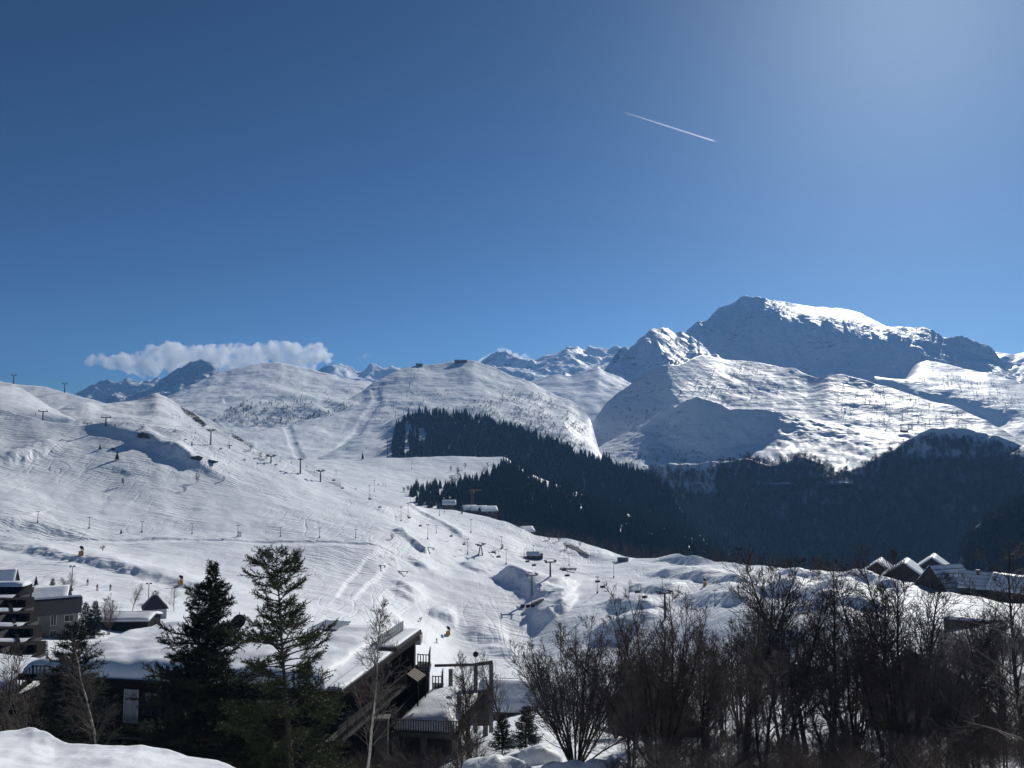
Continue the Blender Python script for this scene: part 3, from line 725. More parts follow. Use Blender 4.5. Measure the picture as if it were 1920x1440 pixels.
def scatter(name, pts, protos, mats, label=None):
    """a wood that reads as one mass: pts = [(x, y, z, scale, turn, which)], each proto = (verts, faces, material index);
    the forms lie in the same mesh, a node group puts them on the points"""
    V = [tuple(p[:3]) for p in pts]; n = len(V)
    pid = [0] * n; Fc = []; fm = []
    for k, (pv_, pf, mi) in enumerate(protos):
        b = len(V); V += [tuple(v) for v in pv_]; Fc += [tuple(b + i for i in f) for f in pf]; fm += [mi] * len(pf); pid += [k + 1] * len(pv_)
    me = bpy.data.meshes.new(name); me.from_pydata(V, [], Fc)
    for m in mats: me.materials.append(m)
    me.polygons.foreach_set('material_index', fm)
    for an, ty, vals in (('pid', 'INT', pid), ('which', 'INT', [int(p[5]) for p in pts] + [0] * (len(V) - n)),
                         ('size', 'FLOAT', [p[3] for p in pts] + [1.0] * (len(V) - n)), ('turn', 'FLOAT', [p[4] for p in pts] + [0.0] * (len(V) - n))):
        at = me.attributes.new(an, ty, 'POINT'); at.data.foreach_set('value', vals)
    o = bpy.data.objects.new(name, me); COL.objects.link(o); tag(o, kind='stuff')
    ng = bpy.data.node_groups.new(name, 'GeometryNodeTree')
    ng.interface.new_socket('Geometry', in_out='INPUT', socket_type='NodeSocketGeometry')
    ng.interface.new_socket('Geometry', in_out='OUTPUT', socket_type='NodeSocketGeometry')
    N, L = ng.nodes, ng.links
    gi, go = N.new('NodeGroupInput'), N.new('NodeGroupOutput')
    def attr(nm, ty):
        a = N.new('GeometryNodeInputNamedAttribute'); a.data_type = ty; a.inputs['Name'].default_value = nm
        return a.outputs['Attribute']
    def sel(k):
        c = N.new('FunctionNodeCompare'); c.data_type = 'INT'; c.operation = 'EQUAL'
        ins = [s for s in c.inputs if s.type == 'INT']
        L.new(attr('pid', 'INT'), ins[0]); ins[1].default_value = k
        s = N.new('GeometryNodeSeparateGeometry'); s.domain = 'POINT'
        L.new(gi.outputs[0], s.inputs[0]); L.new(c.outputs[0], s.inputs['Selection'])
        return s.outputs[0]
    join = N.new('GeometryNodeJoinGeometry')
    for k in range(len(protos), 0, -1):
        q = N.new('GeometryNodeGeometryToInstance'); L.new(sel(k), q.inputs[0]); L.new(q.outputs[0], join.inputs[0])
    iop = N.new('GeometryNodeInstanceOnPoints')
    L.new(sel(0), iop.inputs['Points']); L.new(join.outputs[0], iop.inputs['Instance'])
    iop.inputs['Pick Instance'].default_value = True
    L.new(attr('which', 'INT'), iop.inputs['Instance Index'])
    cx = N.new('ShaderNodeCombineXYZ'); L.new(attr('turn', 'FLOAT'), cx.inputs['Z'])
    L.new(cx.outputs[0], iop.inputs['Rotation'])
    L.new(attr('size', 'FLOAT'), iop.inputs['Scale'])
    L.new(iop.outputs[0], go.inputs[0])
    md = o.modifiers.new('scatter', 'NODES'); md.node_group = ng
    return o
def inside(x, y, poly):
    c = False; j = len(poly) - 1
    for i in range(len(poly)):
        a, b = poly[i], poly[j]
        if (a[1] > y) != (b[1] > y) and x < (b[0] - a[0]) * (y - a[1]) / (b[1] - a[1]) + a[0]: c = not c
        j = i
    return c
def fill(lay, poly, dens, rnd, holes=(), keep=None):
    """points of a sheet inside a region; dens = plants per 1000 square pixels of the photograph"""
    xs = [p[0] for p in poly]; ys = [p[1] for p in poly]; out = []
    S = LAY[lay]
    for i in range(int((max(xs) - min(xs)) * (max(ys) - min(ys)) * dens / 1000.0)):
        x, y = rnd.uniform(min(xs), max(xs)), rnd.uniform(min(ys), max(ys))
        if not inside(x, y, poly) or any(inside(x, y, h) for h in holes): continue
        if keep is not None and rnd.random() > keep(x, y): continue
        p = S.at(x, y)
        if p is not None: out.append((p, x, y))
    return out
R = random.Random(7)
CON = [far_conifer(s) + (0,) for s in (1, 2, 3)]
BAR = [far_bare(s, 34, 0.34, 0.12, 0.8, 1.5) + (1,) for s in (4, 5, 6)]
LAR = [far_larch(s) + (2,) for s in (7, 8)]
FM = [m_fneedle, m_fbare, m_larch]
def cl(x, y, s=40.0, seed=0): return float(gnoise(np.array(x / s), np.array(y / s * 1.6), seed))

# spruce wood on the middle hill
poly = [(737, 862), (735, 838), (744, 800), (760, 783), (790, 778), (830, 775), (900, 784), (960, 799), (1050, 834), (1130, 864), (1200, 889), (1245, 910), (1262, 942), (1290, 985), (1325, 1030), (1240, 1010), (1200, 985), (1100, 950), (1000, 900), (960, 868), (900, 862)]
pts = [(p.x, p.y, p.z - 0.5, R.uniform(8, 14) * (1 + 0.5 * (R.random() ** 5)), R.uniform(0, 6.28), R.randrange(3)) for p, x, y in
       fill('M', poly, 85, R, [[(757, 858), (760, 800), (765, 790), (769, 800), (767, 858)], [(782, 838), (785, 803), (797, 803), (800, 830)]], lambda x, y: 1.0 if y < 858 else 0.9)]
scatter('spruce_forest', pts, CON, FM)
# spruce wood below the shelf
poly = [(768, 930), (775, 916), (800, 912), (850, 913), (900, 905), (925, 888), (950, 872), (966, 874), (1000, 893), (1100, 933), (1200, 978), (1300, 1012), (1360, 1046), (1400, 1075), (1150, 1068), (1000, 1015), (950, 990), (860, 962), (790, 950)]
hole = [(995, 905), (1005, 892), (1040, 884), (1070, 886), (1090, 898), (1075, 908), (1040, 914)]
pts = [(p.x, p.y, p.z - 0.5, R.uniform(8, 15) if x > 860 else R.uniform(6, 11), R.uniform(0, 6.28), R.randrange(3)) for p, x, y in fill('N', poly, 58, R, [hole])]
scatter('spruce_forest', pts, CON, FM)
# gorge woods: bare beech with spruce patches
poly = [(1085, 955), (1150, 918), (1190, 890), (1250, 878), (1300, 882), (1345, 874), (1400, 862), (1440, 870), (1500, 852), (1535, 862), (1570, 888), (1602, 888), (1650, 862), (1700, 835), (1760, 822), (1860, 835), (1925, 850), (2060, 870), (2060, 1075), (1100, 1060)]
def kwhich(x, y):
    c = cl(x, y, 60, 5)
    if x < 1345: dark = y > 935 + 40 * c or (x < 1180)
    elif x < 1500: dark = c > -0.15
    else: dark = c > 0.55 - max(0, (y - 960) / 300.0)
    return R.randrange(3) if dark and y > 892 else 3 + R.randrange(3)
def kkeep(x, y):
    if x < 1345 and y < 935: return 0.42
    if y < 868 and x > 1690: return 0.4
    if cl(x, y, 26, 9) > 0.72: return 0.3
    return 0.9
def kk(x, y):
    w = kwhich(x, y); return (R.uniform(10, 18) if w < 3 else R.uniform(9, 15), w)
pts = []
for p, x, y in fill('K', poly, 64, R, [], kkeep):
    s, w = kk(x, y); pts.append((p.x, p.y, p.z - 0.4, s, R.uniform(0, 6.28), w))
scatter('gorge_forest', pts, CON + BAR, FM)
# woods on the right spur
poly = [(1800, 1090), (1800, 1020), (1832, 990), (1860, 970), (1900, 945), (1930, 935), (2060, 885), (2060, 1090)]
pts = [(p.x, p.y, p.z - 0.3, R.uniform(6, 12), R.uniform(0, 6.28), 3 + R.randrange(3)) for p, x, y in fill('P', poly, 70, R, [], lambda x, y: 0.35 if cl(x, y, 9, 12) > 0.35 else 1.0)]
scatter('bare_wood', pts, CON + BAR, FM)
# brown larches behind the edge of the piste
S = LAY['A']; pts = []
for i in range(620):
    x = R.uniform(955, 1660); c = int((x - S.px[0]) / 2.5); k = S.R + R.choice((1, 2, 3, 4, 4, 5, 6)); f = R.random()
    q = [S.X[k, c] * (1 - f) + S.X[k + 1, c] * f, S.Y[k, c] * (1 - f) + S.Y[k + 1, c] * f, S.Z[k, c] * (1 - f) + S.Z[k + 1, c] * f]
    top = np.interp(x, [955, 1000, 1060, 1200, 1260, 1450, 1660], [972, 978, 990, 1018, 1022, 1034, 1052]) + R.uniform(-3, 10)
    d = math.hypot(q[0], q[1]); h = P(x, top, d).z - q[2]
    if h > 4: pts.append((q[0], q[1], q[2] - 0.3, min(h, 26), R.uniform(0, 6.28), (6 if R.random() < 0.8 else 3) + R.randrange(2)))
scatter('larch_wood', pts, CON + BAR + LAR, FM)

# scattered scrub on the open slopes: far-off specks nobody could count
BUSH = [far_bare(s, 20, 0.5, 0.05, 0.7, 3.2) + (1,) for s in (14, 15)]
pts = []
def scrub(lay, poly, dens, lo, hi, keep=None, w=None):
    for p, x, y in fill(lay, poly, dens, R, [], keep):
        pts.append((p.x, p.y, p.z - 0.1, R.uniform(lo, hi), R.uniform(0, 6.28), R.randrange(2) if w is None else w + R.randrange(2)))
scrub('E', [(870, 760), (940, 730), (1010, 740), (1080, 775), (1100, 800), (1095, 850), (1000, 840), (900, 800)], 50, 3, 7, lambda x, y: 1.0 if cl(x, y, 24, 2) > 0 else 0.25)
scrub('E', [(700, 770), (740, 740), (860, 730), (900, 790), (760, 790)], 9, 2.5, 6)
scrub('E', [(690, 790), (720, 760), (740, 775), (700, 800)], 10, 3, 6)
scrub('D', [(440, 760), (560, 750), (660, 755), (665, 775), (600, 800), (470, 800), (400, 790)], 55, 3, 7, lambda x, y: 1.0 if cl(x, y, 22, 3) > -0.1 else 0.25)
scrub('D', [(400, 745), (660, 720), (690, 740), (640, 750), (420, 760)], 5, 2.5, 5)
scrub('J', [(1110, 800), (1180, 740), (1250, 700), (1290, 720), (1240, 800), (1130, 840)], 7, 3, 7)
scrub('J', [(1300, 700), (1400, 680), (1470, 710), (1460, 740), (1340, 760), (1300, 735)], 14, 3, 8, lambda x, y: 1.0 if cl(x, y, 30, 4) > 0 else 0.2)
scrub('J', [(1560, 720), (1640, 715), (1800, 775), (1850, 810), (1700, 810), (1580, 790)], 16, 3, 7, lambda x, y: 1.0 if cl(x, y, 26, 6) > 0 else 0.25)
scrub('J2', [(1210, 790), (1300, 765), (1350, 830), (1300, 850), (1240, 850)], 4, 2.5, 5)
scrub('J2', [(1110, 845), (1250, 845), (1350, 850), (1440, 850), (1440, 872), (1110, 872)], 10, 3, 7)
scrub('I3', [(1720, 690), (1800, 700), (1900, 730), (1920, 770), (1800, 735), (1720, 715)], 16, 5, 10)
scrub('H', [(1210, 650), (1280, 650), (1330, 680), (1260, 685)], 18, 5, 10)
scrub('K', [(1690, 840), (1740, 805), (1920, 835), (2000, 855), (1920, 860), (1740, 825)], 12, 3, 7)
scrub('M', [(560, 890), (680, 840), (735, 800), (735, 850), (640, 862)], 3, 1.2, 3)
scrub('N', [(830, 905), (880, 870), (935, 868), (960, 880), (900, 905)], 9, 3, 7)
scrub('N', [(640, 910), (760, 895), (830, 905), (760, 930), (680, 925)], 1.2, 1, 3)
scrub('B', [(300, 770), (350, 775), (430, 815), (420, 830), (330, 800)], 3, 0.8, 2)
scatter('scrub', pts, [(b[0], b[1], 0) for b in BUSH], [m_fbare])
# ------------------------------------------------------------------ foreground bank of snow
def disp_bank(x, y, z, px, py):
    return 0.22 * fbm(x / 4.0, y / 4.0, 4, 301) + 0.03 * fbm(x / 0.8, y / 0.8, 3, 307)
Sheet('FG', 'snow_bank', -420, 760, 4,
      [[(-420, 1900, 9), (760, 1900, 9)], [(-420, 1560, 15), (0, 1560, 15), (400, 1560, 15), (760, 1600, 14)],
       [(-420, 1372, 27), (0, 1369, 26.5), (30, 1366, 26.5), (62, 1363, 26.2), (80, 1372, 25.5), (102, 1386, 24.5), (140, 1391, 24), (200, 1397, 23.5), (260, 1402, 23), (320, 1410, 22.5), (400, 1421, 21.5), (480, 1434, 20.5), (540, 1446, 20), (620, 1470, 19), (760, 1520, 18)]],
      [30, 70], (7, 9), m_near, disp_bank, 9, 5)

# ------------------------------------------------------------------ near trees
def tube_arrays(segs):
    """segs: (a, b, r0, r1, n) -> verts, faces as python lists"""
    V, Fc = [], []
    for a, b, r0, r1, n in segs:
        d = b - a; l = d.length
        if l < 1e-5: continue
        d = d / l
        u = d.cross(Vector((0.31, 0.17, 0.93)));
        if u.length < 1e-3: u = Vector((1, 0, 0))
        u.normalize(); w = d.cross(u); k = len(V)
        for p, r in ((a, r0), (b, r1)):
            for i in range(n):
                t = 6.28318 * i / n; V.append(tuple(p + u * (r * math.cos(t)) + w * (r * math.sin(t))))
        for i in range(n): Fc.append((k + i, k + (i + 1) % n, k + n + (i + 1) % n, k + n + i))
    return V, Fc
def limb(p, d, L, r0, r1, n, rnd, wob, trop, segs, sides):
    """a bent limb; returns its points and directions"""
    pts = [(p.copy(), d.copy(), r0)]; st = L / n
    for i in range(n):
        d = (d + Vector((rnd.gauss(0, wob), rnd.gauss(0, wob), rnd.gauss(0, wob) + trop))).normalized()
        q = p + d * st; ra = r0 + (r1 - r0) * i / n; rb = r0 + (r1 - r0) * (i + 1) / n
        segs.append((p, q, ra, rb, sides)); p = q
        pts.append((p.copy(), d.copy(), rb))
    return pts
def side_dir(d, ang, az):
    u = d.cross(Vector((0, 0, 1)))
    if u.length < 1e-3: u = Vector((1, 0, 0))
    u.normalize(); w = d.cross(u)
    return (d * math.cos(ang) + (u * math.cos(az) + w * math.sin(az)) * math.sin(ang)).normalized()
def bare_tree(seed, H=11.0, stems=1, lean=0.06, spread=0.3, nb=16, twig=1.0, r=0.13, ang=0.75, first=0.28, lev=3, trop=0.05, bl=0.42):
    """trunk and crown of a leafless tree as two segment lists"""
    rnd = random.Random(seed); tr, cr = [], []
    def twigs(pts, L, k, level):
        m = len(pts) - 1
        for i in range(k):
            t = rnd.uniform(0.25, 1.0); j = min(int(t * m), m - 1); f = t * m - j
            p = pts[j][0].lerp(pts[j + 1][0], f); d = pts[j][1]
            l = L * rnd.uniform(0.35, 0.75) * (1.15 - 0.6 * t)
            q = limb(p, side_dir(d, rnd.uniform(0.4, 0.95), rnd.uniform(0, 6.28)), l, max(0.009, pts[j][2] * 0.5) if level > 1 else 0.009 * twig, 0.0055 * twig, 3, rnd, 0.10, trop, cr, 3)
            if level > 1: twigs(q, l, 4 if level == 2 else 5, level - 1)
    for s in range(stems):
        a = 6.28 * (s + rnd.random() * 0.6) / stems; sp = (0 if stems == 1 else spread * rnd.uniform(0.35, 1.0))
        h = H * (1.0 if stems == 1 else rnd.uniform(0.72, 1.0))
        d = Vector((math.cos(a) * math.sin(sp) + rnd.gauss(0, lean), math.sin(a) * math.sin(sp) + rnd.gauss(0, lean), math.cos(sp))).normalized()
        p0 = Vector((math.cos(a) * 0.15, math.sin(a) * 0.15, -0.4)) if stems > 1 else Vector((0, 0, -0.4))
        rr = r * (1.0 if stems == 1 else rnd.uniform(0.6, 1.0))
        pts = limb(p0, d, h, rr, 0.012, 12, rnd, 0.05, 0.03, tr, 6)
        for i in range(nb):
            t = first + (1 - first) * (i + rnd.random()) / nb; t = min(t, 0.985)
            j = int(t * 12); f = t * 12 - j
            p = pts[j][0].lerp(pts[min(j + 1, 12)][0], f)
            l = h * bl * (1.08 - t) ** 0.75 * rnd.uniform(0.55, 1.1)
            q = limb(p, side_dir(pts[j][1], ang * rnd.uniform(0.65, 1.2), rnd.uniform(0, 6.28)), l, max(0.012, pts[j][2] * 0.5), 0.007 * twig, 6, rnd, 0.09, trop, cr, 4)
            twigs(q, l, 8, lev - 1)
        twigs(pts[6:], h * 0.3, 8, 1)
    return tr, cr
def make_bare(name, label, cat, barkm, twigm, **kw):
    t = thing(name, label, cat)
    tr, cr = bare_tree(**kw)
    v, f = tube_arrays(tr); link_mesh('trunk', v, f, barkm, t, True)
    v, f = tube_arrays(cr); link_mesh('crown', v, f, twigm, t, False)
    return t
def make_conifer(name, label, seed, H, prof, n_br, z0, ang0, droop, tip, tuft, mn, bark, r=0.16, twl=0.38, dens=1.0, clump=0.25, leader=1.0):
    """needle tree: trunk, and a crown of boughs carrying small needle tufts"""
    rnd = random.Random(seed); t = thing(name, label, 'tree')
    tr, bo = [], []
    tp = limb(Vector((0, 0, -0.5)), Vector((0, 0, 1)), H + 0.5, r, 0.015, 14, rnd, 0.012, 0.02, tr, 7)
    V, Fc = [], []
    def needles(p, d, L):
        n = max(1, int(L / 0.075 * dens)); 
        for i in range(n):
            b = p + d * (L * (i + rnd.random()) / n)
            for k in range(2):
                e = side_dir(d, rnd.uniform(0.45, 1.15), rnd.uniform(0, 6.28)) * (tuft * rnd.uniform(0.6, 1.25))
                s = e.cross(Vector((rnd.gauss(0, 1), rnd.gauss(0, 1), rnd.gauss(0, 1))))
                if s.length < 1e-6: continue
                s = s.normalized() * (tuft * 0.13); q = len(V)
                V.extend([tuple(b - s), tuple(b + s), tuple(b + e)]); Fc.append((q, q + 1, q + 2))
    ga = 0
    for i in range(n_br):
        z = z0 + (H * 0.985 - z0) * ((i + rnd.random()) / n_br) ** 0.95
        ga += 2.399 + rnd.gauss(0, 0.35); u = (z - z0) / (H - z0)
        L = prof(u) * rnd.uniform(0.6, 1.12)
        if L < 0.12: continue
        j = min(int((z + 0.5) / (H + 0.5) * 14), 13); p = tp[j][0].lerp(tp[j + 1][0], (z + 0.5) / (H + 0.5) * 14 - j)
        el = ang0 + 0.5 * u + rnd.gauss(0, 0.08)
        d = Vector((math.cos(ga) * math.cos(el), math.sin(ga) * math.cos(el), math.sin(el)))
        pts = [(p.copy(), d.copy())]; ns = 7; st = L / ns; rb = 0.012 + 0.012 * L
        for k in range(ns):
            s = k / ns
            d = (d + Vector((rnd.gauss(0, .06), rnd.gauss(0, .06), (-droop if s < 0.5 else tip) / ns * 1.6 + rnd.gauss(0, .03)))).normalized()
            q = p + d * st; bo.append((p, q, rb * (1 - s) + 0.006, rb * (1 - (k + 1) / ns) + 0.006, 4)); p = q; pts.append((p.copy(), d.copy()))
        m = int(4 + L / 0.17)
        for k in range(m):
            s = clump + (1 - clump) * (k + rnd.random()) / m; s = min(s, 0.999); jj = int(s * ns); b = pts[jj][0].lerp(pts[jj + 1][0], s * ns - jj)
            l = (twl * L ** 0.6 * (1.15 - 0.75 * s) + 0.10) * rnd.uniform(0.55, 1.2)
            az = (0 if k % 2 else math.pi) + rnd.gauss(0, 0.5)
            dd = side_dir(pts[jj][1], rnd.uniform(0.55, 1.0), az) + Vector((0, 0, rnd.uniform(-0.15, 0.2) + (0.25 if tip > 0.6 else 0)))
            dd.normalize(); bo.append((b, b + dd * l, 0.007, 0.004, 3)); needles(b, dd, l * 1.05)
        needles(pts[-2][0], pts[-1][1], st * 1.5)
        needles(pts[3][0], pts[4][1], L * 0.5)
    if leader: needles(tp[-2][0], tp[-1][1], H / 14 * 0.6)
    v, f = tube_arrays(tr); link_mesh('trunk', v, f, bark, t, True)
    v, f = tube_arrays(bo); link_mesh('bough', v, f, m_dbark, t, False)
    me = np_mesh('foliage', np.array(V), np.array(Fc), False); me.materials.append(mn)
    o = bpy.data.objects.new('foliage', me); COL.objects.link(o); o.parent = t
    return t
def gz(p): return LAY['A'].height(p[0], p[1])
def stand(px, Y):
    """ground point of the near ground below the pixel column px at depth Y"""
    x = (px - 960) / F * Y * 1.03
    return Vector((x, Y, LAY['A'].height(x, Y)))
def plant_top(px, top, Y):
    """foot on the ground and height of a plant whose tip is seen at (px, top) and that stands Y metres away"""
    tip = PY(px, top, Y); g = LAY['A'].height(tip.x, Y)
    return Vector((tip.x, Y, g)), tip.z - g

f, h = plant_top(380, 1052, 46)
o = make_conifer('spruce_tree', 'tall dark spruce with a bare crooked leader in front of the snow-covered roof', 31, h, lambda u: (0.28 if u > 0.9 else (0.9 - u) ** 0.55 * 4.9 * (0.80 + 0.30 * math.sin(u * 31 + 1.0)) + 0.25) * (0.9 if u < 0.2 else 1), 250, 2.5, 0.02, 0.35, 0.75, 0.19, m_needle, m_dbark, 0.2, 0.5, 1.7, 0.12)
o.location = f
f, h = plant_top(563, 1030, 44)
o = make_conifer('pine_tree', 'tall open pine with a straight visible trunk, tallest needle tree before the dark building', 35, h, lambda u: 4.1 * (1 - u) ** 0.45 * (0.78 + 0.34 * math.sin(u * 23)) + 0.3, 150, 2.5, 0.06, 0.24, 0.7, 0.19, m_needle2, m_bark, 0.20, 0.52, 1.25, 0.36)
o.location = f
f, h = plant_top(147, 1170, 45)
o = make_conifer('fir_tree', 'small dark fir standing beside a pale birch trunk at the left', 37, h, lambda u: 2.9 * (1 - u) ** 0.6 + 0.1, 190, 2.5, 0.2, 0.5, 0.7, 0.15, m_needle, m_dbark, 0.13, 0.40, 1.4, 0.2)
o.location = f
f, h = plant_top(985, 1325, 60)
o = make_conifer('young_fir', 'young dark fir between snow heaps below the low snowy house', 39, h, lambda u: 1.3 * (1 - u) ** 0.7 + 0.08, 110, 0.3, 0.2, 0.4, 0.6, 0.14, m_needle, m_dbark, 0.09, 0.38, 1.4, 0.15)
o.location = f
f, h = plant_top(942, 1345, 62)
o = dup(o, f, 2.0, h / 4.6 if False else 0.85, 'shorter young fir left of the bigger fir, beside the concrete terrace', None)
for px, top, Y, lab in ((505, 1330, 45, 'low yellowish pine bush in the shade beneath the tall pine'), (470, 1350, 47, 'low olive pine bush in the shade between the spruce and the pine')):
    f, h = plant_top(px, top, Y)
    o = make_conifer('pine_bush', lab, px, h, lambda u: 1.9 * (1 - u) ** 0.4 + 0.1, 90, h * 0.25, 0.3, 0.2, 0.9, 0.16, m_needle2, m_dbark, 0.1, 0.42, 1.3, 0.3)
    o.location = f

# birches
o = make_bare('birch_tree', 'slender birch with a pale trunk left of the big spruce', 'tree', m_birch, m_twig, seed=51, H=1.0 * plant_top(212, 1165, 44)[1], nb=34, r=0.12, ang=0.62, first=0.42, lev=3, trop=0.03, bl=0.34, twig=1.2)
o.location = plant_top(212, 1165, 44)[0]; o.rotation_euler = (0, 0.02, 0.4)
o = make_bare('birch_tree', 'slender birch with a leaning pale trunk right of the tall pine', 'tree', m_birch, m_twig, seed=53, H=plant_top(668, 1120, 43)[1], nb=40, r=0.12, ang=0.6, first=0.4, lev=3, trop=0.02, bl=0.30, twig=1.2)
o.location = plant_top(668, 1120, 43)[0]; o.rotation_euler = (0, -0.045, 1.9)

# leafless trees of the lower right
PR = []
for k, kw in enumerate((dict(seed=61, H=10, stems=25, spread=0.74, nb=17, r=0.10, ang=0.5, first=0.2, lev=3, trop=0.07, bl=0.42, twig=1.25),
                        dict(seed=62, H=10, stems=13, spread=0.48, nb=17, r=0.11, ang=0.55, first=0.2, lev=3, trop=0.06, bl=0.44, twig=1.25),
                        dict(seed=63, H=10, stems=1, nb=40, r=0.15, ang=0.6, first=0.2, lev=3, trop=0.06, bl=0.46, twig=1.2),
                        dict(seed=64, H=10, stems=2, spread=0.24, nb=32, r=0.13, ang=0.6, first=0.2, lev=3, trop=0.06, bl=0.45, twig=1.2),
                        dict(seed=65, H=10, stems=3, spread=0.34, nb=28, r=0.12, ang=0.65, first=0.2, lev=3, trop=0.05, bl=0.46, twig=1.2),
                        dict(seed=66, H=10, stems=1, nb=34, r=0.14, ang=0.95, first=0.2, lev=3, trop=0.0, bl=0.5, twig=1.2))):
    PR.append(kw)
TL = [  # px, top, Y, form, label
    (1078, 1150, 52, 0, 'broad dark many-stemmed bare tree right of the low snowy house'),
    (1228, 1095, 50, 1, 'dense dark bare tree with upright stems, left of the gabled dark shed'),
    (1385, 1032, 56, 2, 'tall slender bare tree against the piste edge, leftmost of the tall ones'),
    (1462, 1030, 54, 3, 'bare tree with a forked trunk, second of the tall slender ones'),
    (1502, 1022, 55, 2, 'tall bare tree with a straight thin trunk against the piste edge'),
    (1548, 1042, 57, 5, 'bare tree with wide side branches in front of the bright piste edge'),
    (1648, 1005, 53, 4, 'three-stemmed bare tree in front of the leftmost chalet'),
    (1692, 998, 52, 3, 'tall forked bare tree in front of the dark chalets'),
    (1905, 1010, 34, 5, 'near bare tree with crooked branches at the right edge'),
    (1790, 1085, 60, 2, 'bare tree standing in front of the chalet with the striped roof'),
    (1860, 1130, 58, 4, 'bushy bare tree in front of the rightmost chalets'),
    (1320, 1170, 55, 4, 'lower bare tree between the two dark sheds'),
    (1590, 1130, 58, 1, 'low dense bare tree before the shaded waves of the piste'),
    (882, 1215, 58, 4, 'bare tree growing beside the snow-cushioned terrace'),
    (38, 1178, 48, 3, 'leaning bare tree at the left edge in front of the terraced block'),
    (945, 1225, 66, 2, 'thin bare tree right of the roofless concrete shelter'),
]
protos = {}
def place_bare(px, top, Y, form, label, group, rz, bark=None, twig=None):
    f, h = plant_top(px, top, Y)
    if h < 1: return
    if form not in protos:
        protos[form] = make_bare('bare_tree', label, 'tree', m_dbark, m_rtwig if form in (1, 4) else m_twig, **PR[form])
        o = protos[form]; o.location = f; o.rotation_euler = (0, 0, rz); o.scale = (h / 10.0,) * 3
        o['group'] = group
    else:
        o = dup(protos[form], f, rz, h / 10.0, label, group)
    return o
for i, (px, top, Y, form, lab) in enumerate(TL): place_bare(px, top, Y, form, lab, 'bare trees at the lower right', i * 1.7)
rt = random.Random(5)
for i in range(38):
    px = 1150 + i * 21 + rt.uniform(-14, 14)
    top = np.interp(px, [1150, 1250, 1400, 1600, 1750, 1920], [1240, 1215, 1190, 1180, 1190, 1200]) + rt.uniform(-50, 90)
    place_bare(px, top, rt.uniform(44, 72), rt.choice((1, 2, 3, 4, 2, 3, 5, 5)), 'small bare tree merging with its neighbours in the dense thicket at the lower right', 'bare trees of the thicket', rt.uniform(0, 6.28))
# undergrowth: thorny bushes nobody could count
BB = [far_bare(s, 80, 0.42, 0.03, 0.9, 0.40) + (i % 2,) for i, s in enumerate((71, 72, 73, 74))]
pts = []
for i in range(420):
    px = rt.uniform(1130, 1990); Y = rt.uniform(40, 84) if i < 220 else rt.uniform(38, 52)
    p = stand(px, Y); hh = rt.uniform(1.6, 3.6) * (1.0 if px > 1180 else 0.6)
    pts.append((p.x, p.y, p.z - 0.2, hh, rt.uniform(0, 6.28), rt.randrange(4)))
for i in range(70):
    px = rt.uniform(560, 900); Y = rt.uniform(50, 62)
    p = stand(px, Y); pts.append((p.x, p.y, p.z - 0.2, rt.uniform(2, 4.5), rt.uniform(0, 6.28), rt.randrange(4)))
for i in range(200):
    px = rt.uniform(1690, 2000); Y = rt.uniform(120, 160)
    p = stand(px, Y); pts.append((p.x, p.y, p.z - 0.2, rt.uniform(2.5, 5), rt.uniform(0, 6.28), rt.randrange(4)))
scatter('undergrowth', pts, BB, [m_twig, m_rtwig])
# ------------------------------------------------------------------ building materials
def planks(name, col, width=0.18, axis='Z'):
    t = NT(name); c = t.ocoords()
    sp = t.n.new('ShaderNodeSeparateXYZ'); t.link(c, sp.inputs[0])
    v = t.math('ADD', sp.outputs['X'], sp.outputs['Y']) if axis == 'V' else sp.outputs['Z']
    fr = t.math('FRACT', t.math('DIVIDE', v, width))
    groove = t.math('GREATER_THAN', fr, 0.12)
    n = t.noise(t.ocoords((2, 2, 2) if axis == 'V' else (1, 1, 9)), 2.0, 4.0)
    t.base(t.ramp(n, [(0.3, tuple(k * 0.6 for k in col)), (0.7, tuple(k * 1.4 for k in col))]))
    t.rough(0.9); t.b.inputs['Specular IOR Level'].default_value = 0.15; t.normal(t.bump(groove, 0.02))
    return t.m
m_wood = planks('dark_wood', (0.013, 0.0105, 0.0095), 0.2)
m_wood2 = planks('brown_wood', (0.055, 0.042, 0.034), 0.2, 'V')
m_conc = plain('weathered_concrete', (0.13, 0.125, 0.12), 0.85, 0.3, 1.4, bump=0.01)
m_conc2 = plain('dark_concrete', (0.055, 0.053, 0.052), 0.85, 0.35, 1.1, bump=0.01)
m_plaster = plain('grey_plaster', (0.14, 0.135, 0.13), 0.85, 0.2, 0.8)
m_blue = plain('pale_blue_plaster', (0.33, 0.37, 0.40), 0.8, 0.12, 1.0)
m_slate = plain('dark_slate', (0.045, 0.042, 0.05), 0.6, 0.3, 3.0)
m_tile = plain('brown_tile', (0.10, 0.07, 0.055), 0.75, 0.3, 4.0)
m_glass = plain('dark_window_glass', (0.012, 0.014, 0.017), 0.12, 0.2, 1.0, spec=0.5)
m_frame = plain('dark_frame', (0.03, 0.025, 0.022), 0.6, 0.2, 3.0)
m_pale = plain('pale_painted_wood', (0.42, 0.40, 0.38), 0.6, 0.15, 2.0)
m_curtain = plain('grey_curtain', (0.30, 0.30, 0.32), 0.9, 0.2, 3.0)
m_red = plain('red_brown_panel', (0.16, 0.040, 0.028), 0.7, 0.2, 1.5)
m_zinc = plain('ribbed_zinc', (0.34, 0.36, 0.38), 0.45, 0.15, 2.0, 0.6)
m_iron = plain('black_iron', (0.018, 0.018, 0.019), 0.5, 0.3, 6.0)
m_steel = plain('galvanised_steel', (0.16, 0.17, 0.175), 0.5, 0.25, 4.0, 0.3)
m_dsteel = plain('dark_steel', (0.045, 0.047, 0.05), 0.55, 0.25, 4.0, 0.2)
